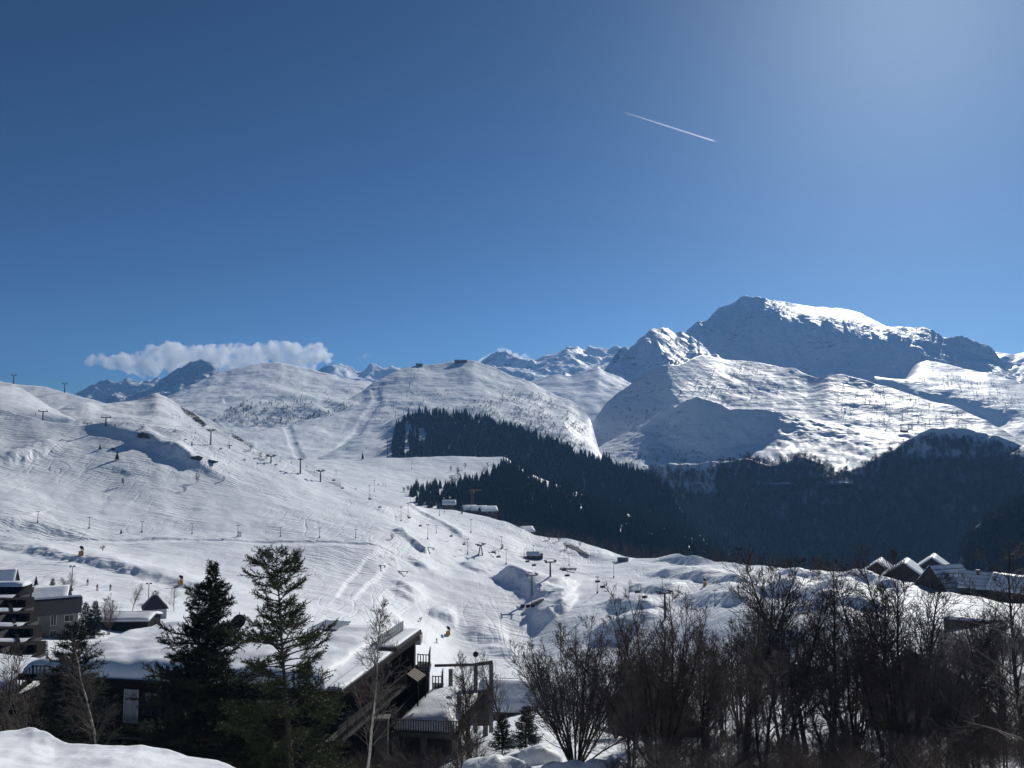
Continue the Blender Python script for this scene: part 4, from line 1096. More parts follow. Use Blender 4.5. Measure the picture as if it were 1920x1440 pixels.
m_yel = plain('yellow_orange_paint', (0.42, 0.22, 0.05), 0.55, 0.15, 3.0)
m_black = plain('black_plastic', (0.015, 0.015, 0.016), 0.5, 0.2, 5.0)
m_roofsnow = snow_mat('roof_snow', (2.2, 0.07), (0.5, 0.012), rough=0.5)
m_stone = plain('grey_rock', (0.075, 0.072, 0.07), 0.9, 0.5, 1.2, bump=0.1)

def snow_quad(name, a, b, c, d, h, parent, nx=28, ny=20, edge=0.45, over=0.15, bumps=0.12, seed=0, dome=0.0):
    """a thick layer of snow over the four-cornered roof a-b (front) c-d (back): rolled edges, uneven top, closed below"""
    a, b, c, d = (Vector(p) for p in (a, b, c, d))
    W = (b - a).length; D = (d - a).length; V = []; Q = []
    def P4(u, v): return (a * (1 - u) + b * u) * (1 - v) + (d * (1 - u) + c * u) * v
    us = [0, 0.004] + list(np.linspace(0.015, 0.985, nx)) + [0.996, 1]; vs = [0, 0.005] + list(np.linspace(0.02, 0.98, ny)) + [0.995, 1]
    for v in vs:
        for u in us:
            p = P4(u, v); e = min(u * W, (1 - u) * W, v * D, (1 - v) * D)
            k = min(1.0, e / edge); hh = h * math.sqrt(max(0, 1 - (1 - k) ** 2)) if k < 1 else h
            if 0 < k: hh += (bumps * float(fbm(np.array(p.x / 3.0 + seed), np.array(p.y / 3.0), 3, 401)) + dome * math.sin(math.pi * u) * math.sin(math.pi * v)) * k
            out = (P4(0.5, 0.5) - p) * 0; 
            V.append((p.x, p.y, p.z + max(hh, 0.02)))
    m, n = len(vs), len(us)
    for j in range(m - 1):
        for i in range(n - 1): Q.append((j * n + i, j * n + i + 1, (j + 1) * n + i + 1, (j + 1) * n + i))
    # skirt down to the roof
    k = len(V); ring = [(0, i) for i in range(n)] + [(j, n - 1) for j in range(1, m)] + [(m - 1, i) for i in range(n - 2, -1, -1)] + [(j, 0) for j in range(m - 2, 0, -1)]
    for j, i in ring:
        p = P4(us[i], vs[j]); V.append((p.x, p.y, p.z + 0.004))
    L = len(ring)
    for q in range(L):
        j0, i0 = ring[q]; j1, i1 = ring[(q + 1) % L]
        Q.append((j0 * n + i0, k + q, k + (q + 1) % L, j1 * n + i1))
    o = link_mesh(name, V, Q, m_roofsnow, parent, True)
    bm = bmesh.new(); bm.from_mesh(o.data); bmesh.ops.recalc_face_normals(bm, faces=bm.faces); bm.to_mesh(o.data); bm.free()
    return o
def window(parent, c, right, w, h, frame=None, pane=None, out=0.05, mull=1):
    """window set into a wall: frame (part) with pane (sub-part); c centre on the wall plane, right = unit vector along the wall, outward to its right-hand side"""
    frame = frame or m_pale; pane = pane or m_glass
    c = Vector(c); r = Vector((right[0], right[1], 0)).normalized(); up = Vector((0, 0, 1)); o = r.cross(up)
    mb = MB(); t = 0.09
    for s in (-1, 1):
        mb.beam(c + r * (s * (w / 2 - t / 2)) - up * (h / 2), c + r * (s * (w / 2 - t / 2)) + up * (h / 2), t, 0.12)
        mb.beam(c + r * (-w / 2 + t) + up * (s * (h / 2 - t / 2)), c + r * (w / 2 - t) + up * (s * (h / 2 - t / 2)), 0.10, t)
    for i in range(mull):
        x = -w / 2 + w * (i + 1) / (mull + 1)
        mb.beam(c + r * x - up * (h / 2 - t), c + r * x + up * (h / 2 - t), 0.06, 0.08)
    f = mb.build('window', frame, parent)
    q = c - o * 0.02
    MB().slab([q - r * (w / 2 - t) - up * (h / 2 - t), q + r * (w / 2 - t) - up * (h / 2 - t), q + r * (w / 2 - t) + up * (h / 2 - t), q - r * (w / 2 - t) + up * (h / 2 - t)], 0.02, o).build('pane', pane, f)
    return f
def railing(parent, pts, h, mat, post=1.6, step=0.22, bw=0.04, board=False, name='railing'):
    """railing along 3-D points: top rail with balusters (one part), posts as parts"""
    top, bal = MB(), MB()
    for a, b in zip(pts[:-1], pts[1:]):
        a, b = Vector(a), Vector(b); L = (b - a).length; d = (b - a) / L; up = Vector((0, 0, 1))
        top.beam(a + up * h, b + up * h, 0.09, 0.07); top.beam(a + up * 0.12, b + up * 0.12, 0.06, 0.06)
        n = max(2, int(L / step))
        for i in range(1, n):
            p = a + d * (L * i / n); bal.beam(p + up * 0.15, p + up * (h - 0.035), bw, bw if not board else 0.03)
        for i in range(int(L / post) + 1):
            p = a + d * (L * i / max(1, int(L / post))); MB().box((p.x, p.y, p.z + h / 2 + 0.04), (0.09, 0.09, h + 0.08)).build('post', mat, parent)
    top.build('rail', mat, parent)
    o = bal.build('baluster', mat, parent); o['kind'] = 'stuff'
    return o
def house(name, label, cat, base, rz, L, W, eave, ridge, wallm, roofm, snow=0.35, over=0.5, wins=(), chim=None, group=None, bands=0, door=False, snow_sides=(1, 1), hip=0.0, deep=2.0, tiles=False):
    """gabled house: ridge along its own X; wins = [(side, along, height, w, h)] with side in 'S','N','E','W'"""
    t = thing(name, label, cat, base, rz, group)
    x, y = L / 2, W / 2
    v = [(-x, -y, -deep), (x, -y, -deep), (x, y, -deep), (-x, y, -deep), (-x, -y, eave), (x, -y, eave), (x, y, eave), (-x, y, eave), (-x + hip, 0, ridge - 0.06), (x - hip, 0, ridge - 0.06)]
    fcs = [(0, 1, 5, 4), (2, 3, 7, 6), (1, 2, 6, 9, 5), (3, 0, 4, 8, 7), (4, 5, 9, 8), (6, 7, 8, 9), (3, 2, 1, 0)]
    link_mesh('wall', v, fcs, wallm, t)
    sl = (ridge - eave) / y; ze = eave - over * sl; X = x + over; Y = y + over; hx = hip if hip else 0
    rf = MB()
    for s in (-1, 1):
        A, B, Cc, D = Vector((-X, s * Y, ze + 0.06)), Vector((X, s * Y, ze + 0.06)), Vector((X - hx - (over if hip else 0), 0, ridge + 0.06)), Vector((-X + hx + (over if hip else 0), 0, ridge + 0.06))
        rf.slab([A, B, Cc, D], 0.14)
    if hip:
        for s in (-1, 1):
            rf.slab([(s * X, -Y, ze + 0.065), (s * X, Y, ze + 0.065), (s * (x - hip), 0, ridge + 0.065)], 0.14)
    roof = rf.build('roof', roofm, t)
    for i, s in enumerate((-1, 1)):
        if not snow_sides[i]: continue
        up = 0.075
        if bands:                      # snow held in strips behind snow guards
            for k in range(bands):
                v0 = (k + 0.04) / bands; v1 = (k + 0.80) / bands
                def q(u, vv): return Vector((u * (X - 0.15), s * Y * (1 - vv), ze + (ridge - ze) * vv + up + 0.02))
                o = MB().slab([q(-1, v0), q(1, v0), q(1, v1), q(-1, v1)], -snow).build('snow_cover', m_roofsnow, t); o['kind'] = 'stuff' if False else ''
                del o['kind']
        else:
            a, b = (-X + .1, s * (Y - .1), ze + up), (X - .1, s * (Y - .1), ze + up)
            c, d = (X - .1 - hx, s * 0.02, ridge + up + 0.01), (-X + .1 + hx, s * 0.02, ridge + up + 0.01)
            snow_quad('snow_cover', a, b, c, d, snow, t, 14, 8, 0.3, bumps=0.08, seed=base[0] + s * 3)
    for side, al, zc, w, h in wins:
        if side == 'S': window(t, (al, -y - 0.02, zc), (1, 0), w, h)
        if side == 'N': window(t, (al, y + 0.02, zc), (-1, 0), w, h)
        if side == 'E': window(t, (x + 0.02, al, zc), (0, 1), w, h)
        if side == 'W': window(t, (-x - 0.02, al, zc), (0, -1), w, h)
    if chim:
        cx, cy = chim; zz = ridge - abs(cy) * sl
        ch = MB().box((cx, cy, zz + 0.35), (0.7, 0.7, 1.8)).build('chimney', m_tile, t)
        MB().box((cx, cy, zz + 1.35), (0.95, 0.95, 0.18)).build('cap', m_slate, ch)
    return t

# ------------------------------------------------------------------ the big dark apartment building on the left
ZR = -18.3
NL, NR, FR, FL = PZ(34, 1264, ZR), PZ(641, 1297, ZR), PZ(790, 1187, ZR), PZ(296, 1186, ZR)
ctr = (NL + NR + FR + FL) / 4
apt = thing('apartment_building', 'long dark wooden apartment building under a thick flat sheet of snow', 'building', (ctr.x, ctr.y, -29.0))
def rel(p): return Vector(p) - Vector(apt.location)
def quad(u, v): return (NL * (1 - u) + NR * u) * (1 - v) + (FL * (1 - u) + FR * u) * v
sd = (FR - NR).normalized(); sn = Vector((sd.y, -sd.x, 0)); fd = (NR - NL).normalized(); fn = Vector((fd.y, -fd.x, 0))
if fn.y > 0: fn = -fn
body = [NL + fd * 1.0 - fn * 1.2, NR - sn * 2.4 - fn * 1.2, FR - sn * 2.2 - sd * 0.8, FL + fd * 1.0 - sd * 0.5]
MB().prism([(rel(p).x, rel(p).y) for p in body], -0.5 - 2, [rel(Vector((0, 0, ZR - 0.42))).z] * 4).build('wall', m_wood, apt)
MB().prism([(rel(p).x, rel(p).y) for p in (NL, NR, FR, FL)], rel(Vector((0, 0, ZR - 0.38))).z, rel(Vector((0, 0, ZR))).z).build('roof', m_slate, apt)
i1, i2 = 0.945, 0.93
snow_quad('snow_cover', rel(NL - fn * .15 + fd * .2), rel(quad(i1, 0.0) - fn * .2), rel(quad(i2, 0.97)), rel(quad(0.0, .98)), 1.15, apt, 64, 44, 1.0, bumps=0.26, dome=0.5)
snow_quad('snow_cover', rel(quad(i1 + .004, 0.02)), rel(quad(0.993, 0.02)), rel(quad(0.993, 0.6)), rel(quad(i2 + .007, 0.6)), 0.2, apt, 6, 24, 0.25, bumps=0.05)
# ribbed parapet and the raised end of the roof
mb = MB(); a, b = quad(i2 + .004, 0.62), quad(i2 + .004, 0.985); n = 26
for i in range(n):
    p = a.lerp(b, (i + 0.5) / n); w = (b - a).length / n
    mb.box(rel(p + Vector((0, 0, 0.62 + (0.03 if i % 2 else 0)))), (0.10 if i % 2 else 0.06, w * 0.98, 1.2), math.atan2((b - a).y, (b - a).x) - math.pi / 2)
mb.build('parapet', m_zinc, apt)
up1 = [quad(i2 + .01, 0.63), quad(1.0, 0.63), quad(1.0, 1.0), quad(i2 + .01, 1.0)]
MB().prism([(rel(p).x, rel(p).y) for p in up1], rel(Vector((0, 0, ZR + 0.004))).z, rel(Vector((0, 0, ZR + 0.34))).z).build('roof_edge', m_slate, apt)
snow_quad('snow_cover', rel(up1[0] + Vector((0, 0, .345))), rel(up1[1] + Vector((0, 0, .345)) - sn * .1), rel(up1[2] + Vector((0, 0, .345)) - sn * .1), rel(up1[3] + Vector((0, 0, .345))), 0.16, apt, 5, 14, 0.2, bumps=0.03)
# low roof hatches sticking out of the snow
for px, py, w, l in ((478, 1194, 2.6, 3.2), (620, 1176, 2.4, 3.0)):
    p = PZ(px, py, ZR + 1.2)
    hb = MB().box(rel(p + Vector((0, 0, -0.6))), (w, l, 1.5), math.atan2(sd.y, sd.x) - math.pi / 2).build('roof_hatch', m_conc2, apt)
    MB().box(rel(p + Vector((0, 0, 0.2))), (w + 0.3, l + 0.3, 0.12), math.atan2(sd.y, sd.x) - math.pi / 2).build('metal_edge', m_zinc, hb)
# fascia under the front eave
MB().beam(rel(NL + Vector((0, 0, -0.2)) + fn * .04), rel(NR + Vector((0, 0, -0.2)) + fn * .04), 0.06, 0.46).build('fascia', m_wood, apt)
MB().beam(rel(NR + Vector((0, 0, -0.2)) + sn * .04), rel(FR + Vector((0, 0, -0.2)) + sn * .04), 0.06, 0.46).build('fascia', m_wood, apt)
# front wall: windows with curtains, balcony
B0, B1, B2 = body[0], body[1], body[2]; fw = (B1 - B0).normalized(); fl = (B1 - B0).length; fo = Vector((fw.y, -fw.x, 0))
def onfront(t, z, off=0.03): return rel(B0 + fw * (fl * t) + fo * off + Vector((0, 0, z - B0.z)))
for t, z, w, h, pm in ((0.08, -20.6, 1.6, 1.5, m_glass), (0.19, -20.7, 1.7, 2.3, m_glass), (0.345, -20.7, 1.3, 2.6, m_curtain), (0.42, -20.7, 1.6, 2.3, m_glass), (0.55, -20.7, 1.7, 2.3, m_glass), (0.68, -20.7, 1.7, 2.3, m_glass), (0.82, -20.7, 1.7, 2.3, m_glass),
                       (0.1, -24.6, 1.6, 2.0, m_glass), (0.27, -24.6, 1.6, 2.0, m_glass), (0.46, -24.8, 0.7, 1.5, m_curtain), (0.6, -24.6, 1.6, 2.0, m_glass), (0.78, -24.6, 1.6, 2.0, m_glass)):
    window(apt, onfront(t, z), (fw.x, fw.y), w, h, m_frame if pm is m_glass else m_pale, pm)
for zf in (-22.6, -26.4):
    a, b = onfront(0.0, zf, 0.0), onfront(1.0, zf, 0.0); o_ = fo * 1.3
    MB().slab([a, b, b + o_, a + o_], 0.2, Vector((0, 0, 1))).build('balcony_slab', m_conc2, apt)
    for k in range(4):
        z = Vector((0, 0, 0.18 + 0.26 * k)); MB().beam(a + o_ * .97 + z, b + o_ * .97 + z, 0.04, 0.15).build('railing_board', m_wood, apt)
# right side wall: covered walkway with railing, red door, narrow window
sw = (B2 - B1).normalized(); sl_ = (B2 - B1).length; so = Vector((sw.y, -sw.x, 0))
def onside(t, z, off=0.03): return rel(B1 + sw * (sl_ * t) + so * off + Vector((0, 0, z - B1.z)))
wk0, wk1 = onside(-0.02, -22.35, 0.0), onside(0.86, -22.35, 0.0)
MB().slab([wk0, wk1, wk1 + so * 1.9, wk0 + so * 1.9], 0.28, Vector((0, 0, 1))).build('walkway', m_conc2, apt)
railing(apt, [wk0 + so * 1.85, wk1 + so * 1.85], 1.08, m_iron, 1.5, 0.2)
MB().slab([onside(0.44, -22.3, .05), onside(0.56, -22.3, .05), onside(0.56, -19.4, .05), onside(0.44, -19.4, .05)], 0.06, so).build('door', m_red, apt)
MB().slab([onside(0.90, -23.6, .05), onside(0.95, -23.6, .05), onside(0.95, -21.9, .05), onside(0.90, -21.9, .05)], 0.06, so).build('door', m_red, apt)
window(apt, onside(0.70, -20.2, .03), (sw.x, sw.y), 0.55, 1.5, m_pale, m_curtain)
window(apt, onside(0.22, -20.4, .03), (sw.x, sw.y), 1.2, 1.4, m_frame, m_glass)
# tiled canopy at the end of the walkway
cA = onside(0.80, -22.0, 1.2)
tp = [rel(PY(763, 1265, 71.5)), rel(PY(777, 1253, 74.5)), rel(PY(799, 1266, 74.5)), rel(PY(783, 1279, 71.5))]
cb = MB().slab(tp, 0.08).build('canopy', m_wood, apt)
for i in range(6):
    q = lambda u, v: tp[0] * (1 - u) * (1 - v) + tp[1] * u * (1 - v) + tp[2] * u * v + tp[3] * (1 - u) * v
    u0, u1 = (i + 0.1) / 6, (i + 0.86) / 6
    MB().slab([q(u0, 0) + Vector((0, 0, .055)), q(u1, 0) + Vector((0, 0, .055)), q(u1, 1) + Vector((0, 0, .055)), q(u0, 1) + Vector((0, 0, .055))], 0.045).build('tile_strip', m_tile, cb)
for u in (0.05, 0.95):
    p = tp[3].lerp(tp[2], u); MB().box((p.x, p.y, p.z - 1.1), (0.14, 0.14, 2.1)).build('canopy_post', m_wood, apt)
# balconies at the far corner
for z, pts4 in ((-21.6, ((782, 1256), (805, 1257), (808, 1241), (784, 1240))), (-23.9, ((810, 1297), (829, 1297), (832, 1281), (812, 1280)))):
    c4 = [rel(PZ(a_, b_, z)) for a_, b_ in pts4]
    MB().slab(c4, 0.22, Vector((0, 0, 1))).build('balcony_slab', m_conc2, apt)
    railing(apt, [c4[0] + Vector((.05, .08, 0)), c4[1] + Vector((-.08, .08, 0)), c4[2] + Vector((-.08, -.1, 0))], 1.45, m_iron, 1.9, 0.24, 0.10, True)
# far wing that carries the balconies
wing = [FR + Vector((-4.0, -1.5, 0)), PZ(777, 1192, ZR), PZ(780, 1180, ZR), FR + Vector((-3.6, 3.2, 0))]
MB().prism([(rel(p).x, rel(p).y) for p in wing], -2.0, rel(Vector((0, 0, ZR - 0.45))).z).build('side_wing', m_wood, apt)
q0 = rel(PZ(786, 1191, ZR - 0.2)); MB().box(q0 + Vector((0, 0, -0.3)), (0.5, 1.6, 0.9)).build('sign_box', m_pale, apt)
low = [FR + Vector((-3.2, -2.2, 0)), PZ(803, 1262, -22.1), PZ(806, 1248, -22.1), FR + Vector((-2.4, 1.6, 0))]
MB().prism([(rel(p).x, rel(p).y) for p in low], -2.0, rel(Vector((0, 0, -22.1))).z).build('side_wing', m_wood, apt)
MB().prism([(rel(p).x + (0.15 if i in (1, 2) else 0), rel(p).y) for i, p in enumerate(low)], rel(Vector((0, 0, -22.09))).z, rel(Vector((0, 0, -21.9))).z).build('canopy', m_slate, apt)

# terrace in front of the side wall
ZT = -24.8
ta, tb, tc, td = PZ(733, 1372, ZT), PZ(860, 1378, ZT), PZ(920, 1303, ZT), PZ(792, 1300, ZT)
ter = thing('terrace', 'raised concrete terrace with dark picket railing and a deep cushion of snow', 'terrace', (ta.x, ta.y, ZT - 4.5))
def rt_(p): return Vector(p) - Vector(ter.location)
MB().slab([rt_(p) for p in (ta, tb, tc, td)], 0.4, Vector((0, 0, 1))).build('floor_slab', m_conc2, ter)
for p in (ta + Vector((0.35, 0.3, 0)), tb + Vector((-0.35, 0.3, 0)), tc + Vector((-0.5, -0.4, 0)), ta.lerp(tb, 0.45) + Vector((0, 2.0, 0))):
    q = rt_(p); MB().box((q.x, q.y, q.z - 3.4), (0.5, 0.5, 6.0)).build('column', m_conc, ter)
MB().slab([rt_(ta + Vector((.2, 3.5, -.41))), rt_(tb + Vector((0, 3.5, -.41))), rt_(tb + Vector((0, 3.5, -6))), rt_(ta + Vector((.2, 3.5, -6)))], 0.2, Vector((0, -1, 0))).build('wall', m_conc2, ter)
railing(ter, [rt_(td), rt_(ta), rt_(tb), rt_(tc)], 1.1, m_iron, 2.0, 0.22, 0.09, True)
snow_quad('snow_cover', rt_(ta + Vector((.35, .5, 0.005))), rt_(tb + Vector((-.3, .5, 0.005))), rt_(tc + Vector((-.4, -.8, 0.005))), rt_(td + Vector((.6, -.8, 0.005))), 1.0, ter, 26, 26, 1.3, bumps=0.16, dome=0.75)
# gatehouse column beside the stair
p = PZ(716, 1392, -25.0); q = thing('concrete_pier', 'tall concrete pier at the left end of the terrace railing', 'pier', (p.x, p.y, -30))
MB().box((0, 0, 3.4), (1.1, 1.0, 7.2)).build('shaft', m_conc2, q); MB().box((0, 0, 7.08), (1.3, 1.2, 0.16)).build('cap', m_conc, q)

# unfinished concrete frame right of the terrace
fr = thing('concrete_shelter', 'bare roofless concrete shelter of piers and beams right of the terrace', 'shelter', PZ(925, 1345, -25.5))
def rf_(p): return Vector(p) - Vector(fr.location)
YF = 80.0
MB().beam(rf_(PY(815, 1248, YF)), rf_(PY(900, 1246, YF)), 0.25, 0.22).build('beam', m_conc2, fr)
p = rf_(PY(845, 1270, YF)); MB().box((p.x, p.y, p.z - 2.2), (0.4, 0.4, 6.0)).build('column', m_conc, fr)
p0, p1 = rf_(PY(892, 1246, YF - 2)), rf_(PY(921, 1242, YF - 4))
MB().beam(p0, p1, 0.4, 0.32).build('beam', m_conc, fr)
for p in (p0, p1): MB().beam(p + Vector((0, 0, -0.165)), p + Vector((0, 0, -6.5)), 0.4, 0.4).build('column', m_plaster, fr)
MB().slab([p0 + Vector((.1, 0.3, -2.6)), p1 + Vector((-.1, 0.3, -2.6)), p1 + Vector((-.1, .3, -6)), p0 + Vector((.1, .3, -6))], 0.2, Vector((0, -1, 0))).build('wall', m_plaster, fr)
p = rf_(PY(800, 1262, YF)); 

# satellite dishes
def dish(name, label, p, rad, pole, yaw, tilt=0.35):
    t = thing(name, label, 'satellite dish', p, yaw)
    V = [(0, 0.12 * rad, 0)]; Fc = []
    for k in (1, 2, 3):
        for i in range(20):
            a = 6.28318 * i / 20; r = rad * k / 3; V.append((r * math.cos(a), 0.12 * rad - 0.34 * rad * (k / 3) ** 2, r * math.sin(a)))
    for i in range(20): Fc.append((0, 1 + i, 1 + (i + 1) % 20))
    for k in (0, 1):
        for i in range(20): Fc.append((1 + k * 20 + i, 1 + k * 20 + (i + 1) % 20, 21 + k * 20 + (i + 1) % 20, 21 + k * 20 + i))
    o = link_mesh('reflector', V, Fc, m_dsteel, t, True); o.location = (0, 0, pole); o.rotation_euler = (-tilt, 0, 0)
    md = o.modifiers.new('thick', 'SOLIDIFY'); md.thickness = 0.02
    MB().bar((0, 0.14 * rad, 0 - 0.2), (0, 0.14 * rad, pole + rad * 1.35), 0.03).build('mast', m_dsteel, t)
    MB().bar((0, 0.1, pole - rad * 0.8), (0, -rad * 1.0, pole + 0.05), 0.018).box((0, -rad * 1.02, pole + 0.05), (0.1, 0.14, 0.1)).build('feed_arm', m_dsteel, t)
    return t
p = PY(447, 1212, 62); dish('satellite_dish', 'dark round satellite dish on a mast on the snowy roof right of the spruce', p, 0.52, (PY(447, 1165, 62) - p).z, 0.15)
p = PY(892, 1246, YF - 2.2); dish('satellite_dish', 'small dark satellite dish on the corner of the concrete shelter', p, 0.28, (PY(892, 1227, YF - 2.2) - p).z, -0.2)

# stair with railing at the left edge under the eave
st = thing('wooden_stair', 'snow-dusted wooden stair with railing at the left edge beside the dark building', 'stair', PY(40, 1330, 64))
for i in range(9):
    MB().box((-2.4 + 0.42 * i, 0.0, 0.1 + 0.30 * i), (0.44, 1.4, 0.08)).build('step', m_wood2, st)
railing(st, [Vector((-2.4, -0.7, 0.1)), Vector((1.2, -0.7, 2.6))], 1.0, m_wood2, 1.6, 0.3, 0.07)
railing(st, [Vector((1.2, -0.7, 2.6)), Vector((2.4, -0.7, 2.6))], 1.0, m_wood2, 1.6, 0.3, 0.07)
MB().box((1.85, 0, 2.53), (1.4, 1.6, 0.12)).build('landing', m_wood2, st)
snow_quad('snow_cover', (1.2, -.6, 2.6), (2.5, -.6, 2.6), (2.5, .7, 2.6), (1.2, .7, 2.6), 0.2, st, 6, 6, 0.2, bumps=0.02)
for x in (-2.2, 2.3): MB().box((x, 0, 0.1), (0.2, 0.2, 4.8)).build('post', m_wood2, st)

# annex in the shade at the left edge
an = thing('dark_annex', 'low dark annex with a snowy flat roof at the left edge, below the stair', 'building', PY(-20, 1360, 70))
o0 = Vector(an.location); pA, pB = PY(-140, 1300, 70) - o0, PY(34, 1300, 66) - o0
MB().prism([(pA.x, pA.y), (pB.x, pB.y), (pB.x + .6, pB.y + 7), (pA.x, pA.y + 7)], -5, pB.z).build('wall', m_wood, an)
snow_quad('snow_cover', (pA.x - .2, pA.y - .3, pB.z + .005), (pB.x + .2, pB.y - .3, pB.z + .005), (pB.x + .8, pB.y + 7.2, pB.z + .005), (pA.x - .2, pA.y + 7.2, pB.z + .005), 0.8, an, 30, 12, 0.6, bumps=0.15)
window(an, (pB.x - 2.2, pB.y - .0 + (pA.y - pB.y) * 2.2 / (pB.x - pA.x) - .03, pB.z - 1.4), ((pB - pA).x, (pB - pA).y), 1.3, 1.2, m_frame, m_glass)
# stepped terrace building at the far left
tb_ = thing('terraced_building', 'stepped concrete apartment block with snow-covered balconies at the left edge', 'building', PY(20, 1262, 99))
bo = Vector(tb_.location)
edge = []
for k in range(6):
    yy = 100 + 4.4 * k - bo.y; z0 = -28.9 + 1.16 * k - bo.z
    xr = PY(70 - 8.2 * k, 1260, 100 + 4.4 * k).x - bo.x; xl = xr - 24
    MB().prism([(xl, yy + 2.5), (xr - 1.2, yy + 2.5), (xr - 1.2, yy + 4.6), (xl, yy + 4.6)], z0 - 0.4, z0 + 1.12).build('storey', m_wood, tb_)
    MB().prism([(xl, yy), (xr, yy), (xr, yy + 2.6), (xl, yy + 2.6)], z0 - 0.6, z0).build('balcony_slab', m_conc2, tb_)
    MB().prism([(xr - 0.4, yy + .1), (xr, yy + .1), (xr, yy + 2.6), (xr - .4, yy + 2.6)], z0 + 0.002 - (6 if k == 0 else 0), z0 + 0.22).build('side_wall', m_wood, tb_)
    snow_quad('snow_cover', (xl, yy - 1.9, z0 - .80), (xr - .42, yy - 1.9, z0 - .80), (xr - .42, yy + 0.9, z0 + .03), (xl, yy + 0.9, z0 + .03), 0.32, tb_, 30, 10, 0.5, bumps=0.10, seed=k)
    edge.append((xr, yy - 1.9, z0 - 0.35))
    for j in range(4):
        window(tb_, (xr - 2.6 - 4.2 * j, yy + 2.48, z0 + 0.62), (1, 0), 2.4, 0.95, m_frame, m_glass)
        MB().box((xr - 4.7 - 4.2 * j, yy + 1.6, z0 + 0.5), (0.3, 2.2, 1.0)).build('dividing_wall', m_conc2, tb_)
edge.append((xr - 1, yy + 4.8, z0 + 1.3))
gb = MB()
for (xa, ya, za), (xb, yb, zb) in zip(edge[:-1], edge[1:]):
    gb.add([(xa - .5, ya, za - 5), (xa, ya, za - 5), (xb, yb, zb - 5), (xb - .5, yb, zb - 5), (xa - .5, ya, za), (xa, ya, za), (xb, yb, zb), (xb - .5, yb, zb)], [(3, 2, 1, 0), (4, 5, 6, 7), (0, 1, 5, 4), (1, 2, 6, 5), (2, 3, 7, 6), (3, 0, 4, 7)])
gb.build('gable_wall', m_wood, tb_)
snow_quad('snow_cover', (xl, yy + 2.3, z0 + 1.13), (xr - 1, yy + 2.3, z0 + 1.13), (xr - 1, yy + 4.8, z0 + 1.13), (xl, yy + 4.8, z0 + 1.13), 0.6, tb_, 20, 8, 0.5, bumps=0.15)

# houses left of the middle
def hs(px, py, Y, *a, **k):
    p = PY(px, py, Y); return dict(base=p)
house('grey_house', 'grey two-storey house with a bare dark roof slope, right of the terraced block', 'house', LAY['A'].at(97, 1193), 0.48, 7.6, 6.0, 4.6, 6.3, m_plaster, m_slate, 0.5, 0.6, [('S', -2.4, 3.4, 1.0, 1.2), ('S', 0.3, 3.3, 0.9, 1.9), ('S', 2.6, 3.4, 1.5, 1.2), ('S', -2.4, 1.0, 1.0, 1.2), ('S', 0.3, 1.0, 1.0, 1.2), ('S', 2.6, 1.0, 1.0, 1.2), ('E', 0, 3.2, 1.0, 1.2), ('E', 0, 1.0, 1.0, 1.2)], None, None, snow_sides=(0, 1), deep=6)
house('snowy_roof_house', 'low house with a broad patchy snow roof and chimneys behind the grey house', 'house', LAY['A'].at(74, 1140), 0.42, 11, 9, 2.0, 4.6, m_wood, m_slate, 0.45, 0.6, [('S', -3, 1.0, 1.1, 1.0), ('S', 2, 1.0, 1.1, 1.0)], (-1.5, -1.6), None, deep=6)
house('wooden_chalet', 'tall wooden chalet gable cut off by the left edge', 'chalet', LAY['A'].at(2, 1110), 0.35, 6, 5.5, 2.4, 5.6, m_wood2, m_slate, 0.5, 0.5, [('E', 0, 2.6, 0.8, 0.9), ('E', 0, 0.9, 0.9, 1.0)], None, None, deep=6)
house('small_hut', 'small pale blue hut with a hipped dark roof beside the snowy lane', 'hut', LAY['A'].at(289, 1156), 0.5, 4.6, 4.4, 2.3, 4.6, m_blue, m_slate, 0.3, 0.35, [('S', 0.5, 1.2, 0.6, 0.7)], None, None, snow_sides=(0, 1), hip=2.0, deep=3)
house('long_shed', 'long low dark shed under flat snow left of the small blue hut', 'shed', LAY['A'].at(232, 1180), 0.04, 11.5, 6, 2.2, 2.9, m_wood, m_slate, 0.5, 0.4, [], None, None, deep=4)

# low snowy house in the middle bottom
house('low_house', 'low house buried in lumpy roof snow with a chimney, right of the concrete shelter', 'house', PY(970, 1336, 108), -0.10, 9.5, 8, 1.6, 3.8, m_wood2, m_tile, 0.85, 0.5, [('S', -2.5, 0.7, 1.0, 0.9), ('S', 0.5, 0.7, 1.0, 0.9), ('S', 3, 0.7, 0.8, 0.9)], (2.3, -1.7), None, deep=4)
MBp = MB()
# dark gabled sheds among the lower-right trees
house('gabled_shed', 'dark gabled shed hidden behind the many-stemmed trees', 'shed', PY(1228, 1400, 72), 1.57, 8, 7.5, 2.6, 6.2, m_wood, m_tile, 0.0, 0.4, [('W', 0, 1.6, 0.9, 1.1)], None, None, snow_sides=(0, 0), deep=4)
house('gabled_shed', 'dark gabled shed behind the thicket near the right edge', 'shed', PY(1752, 1392, 70), 1.57, 8, 8, 2.4, 7.0, m_wood, m_tile, 0.0, 0.4, [('W', 0, 1.6, 0.9, 1.1)], None, None, snow_sides=(0, 0), deep=4)

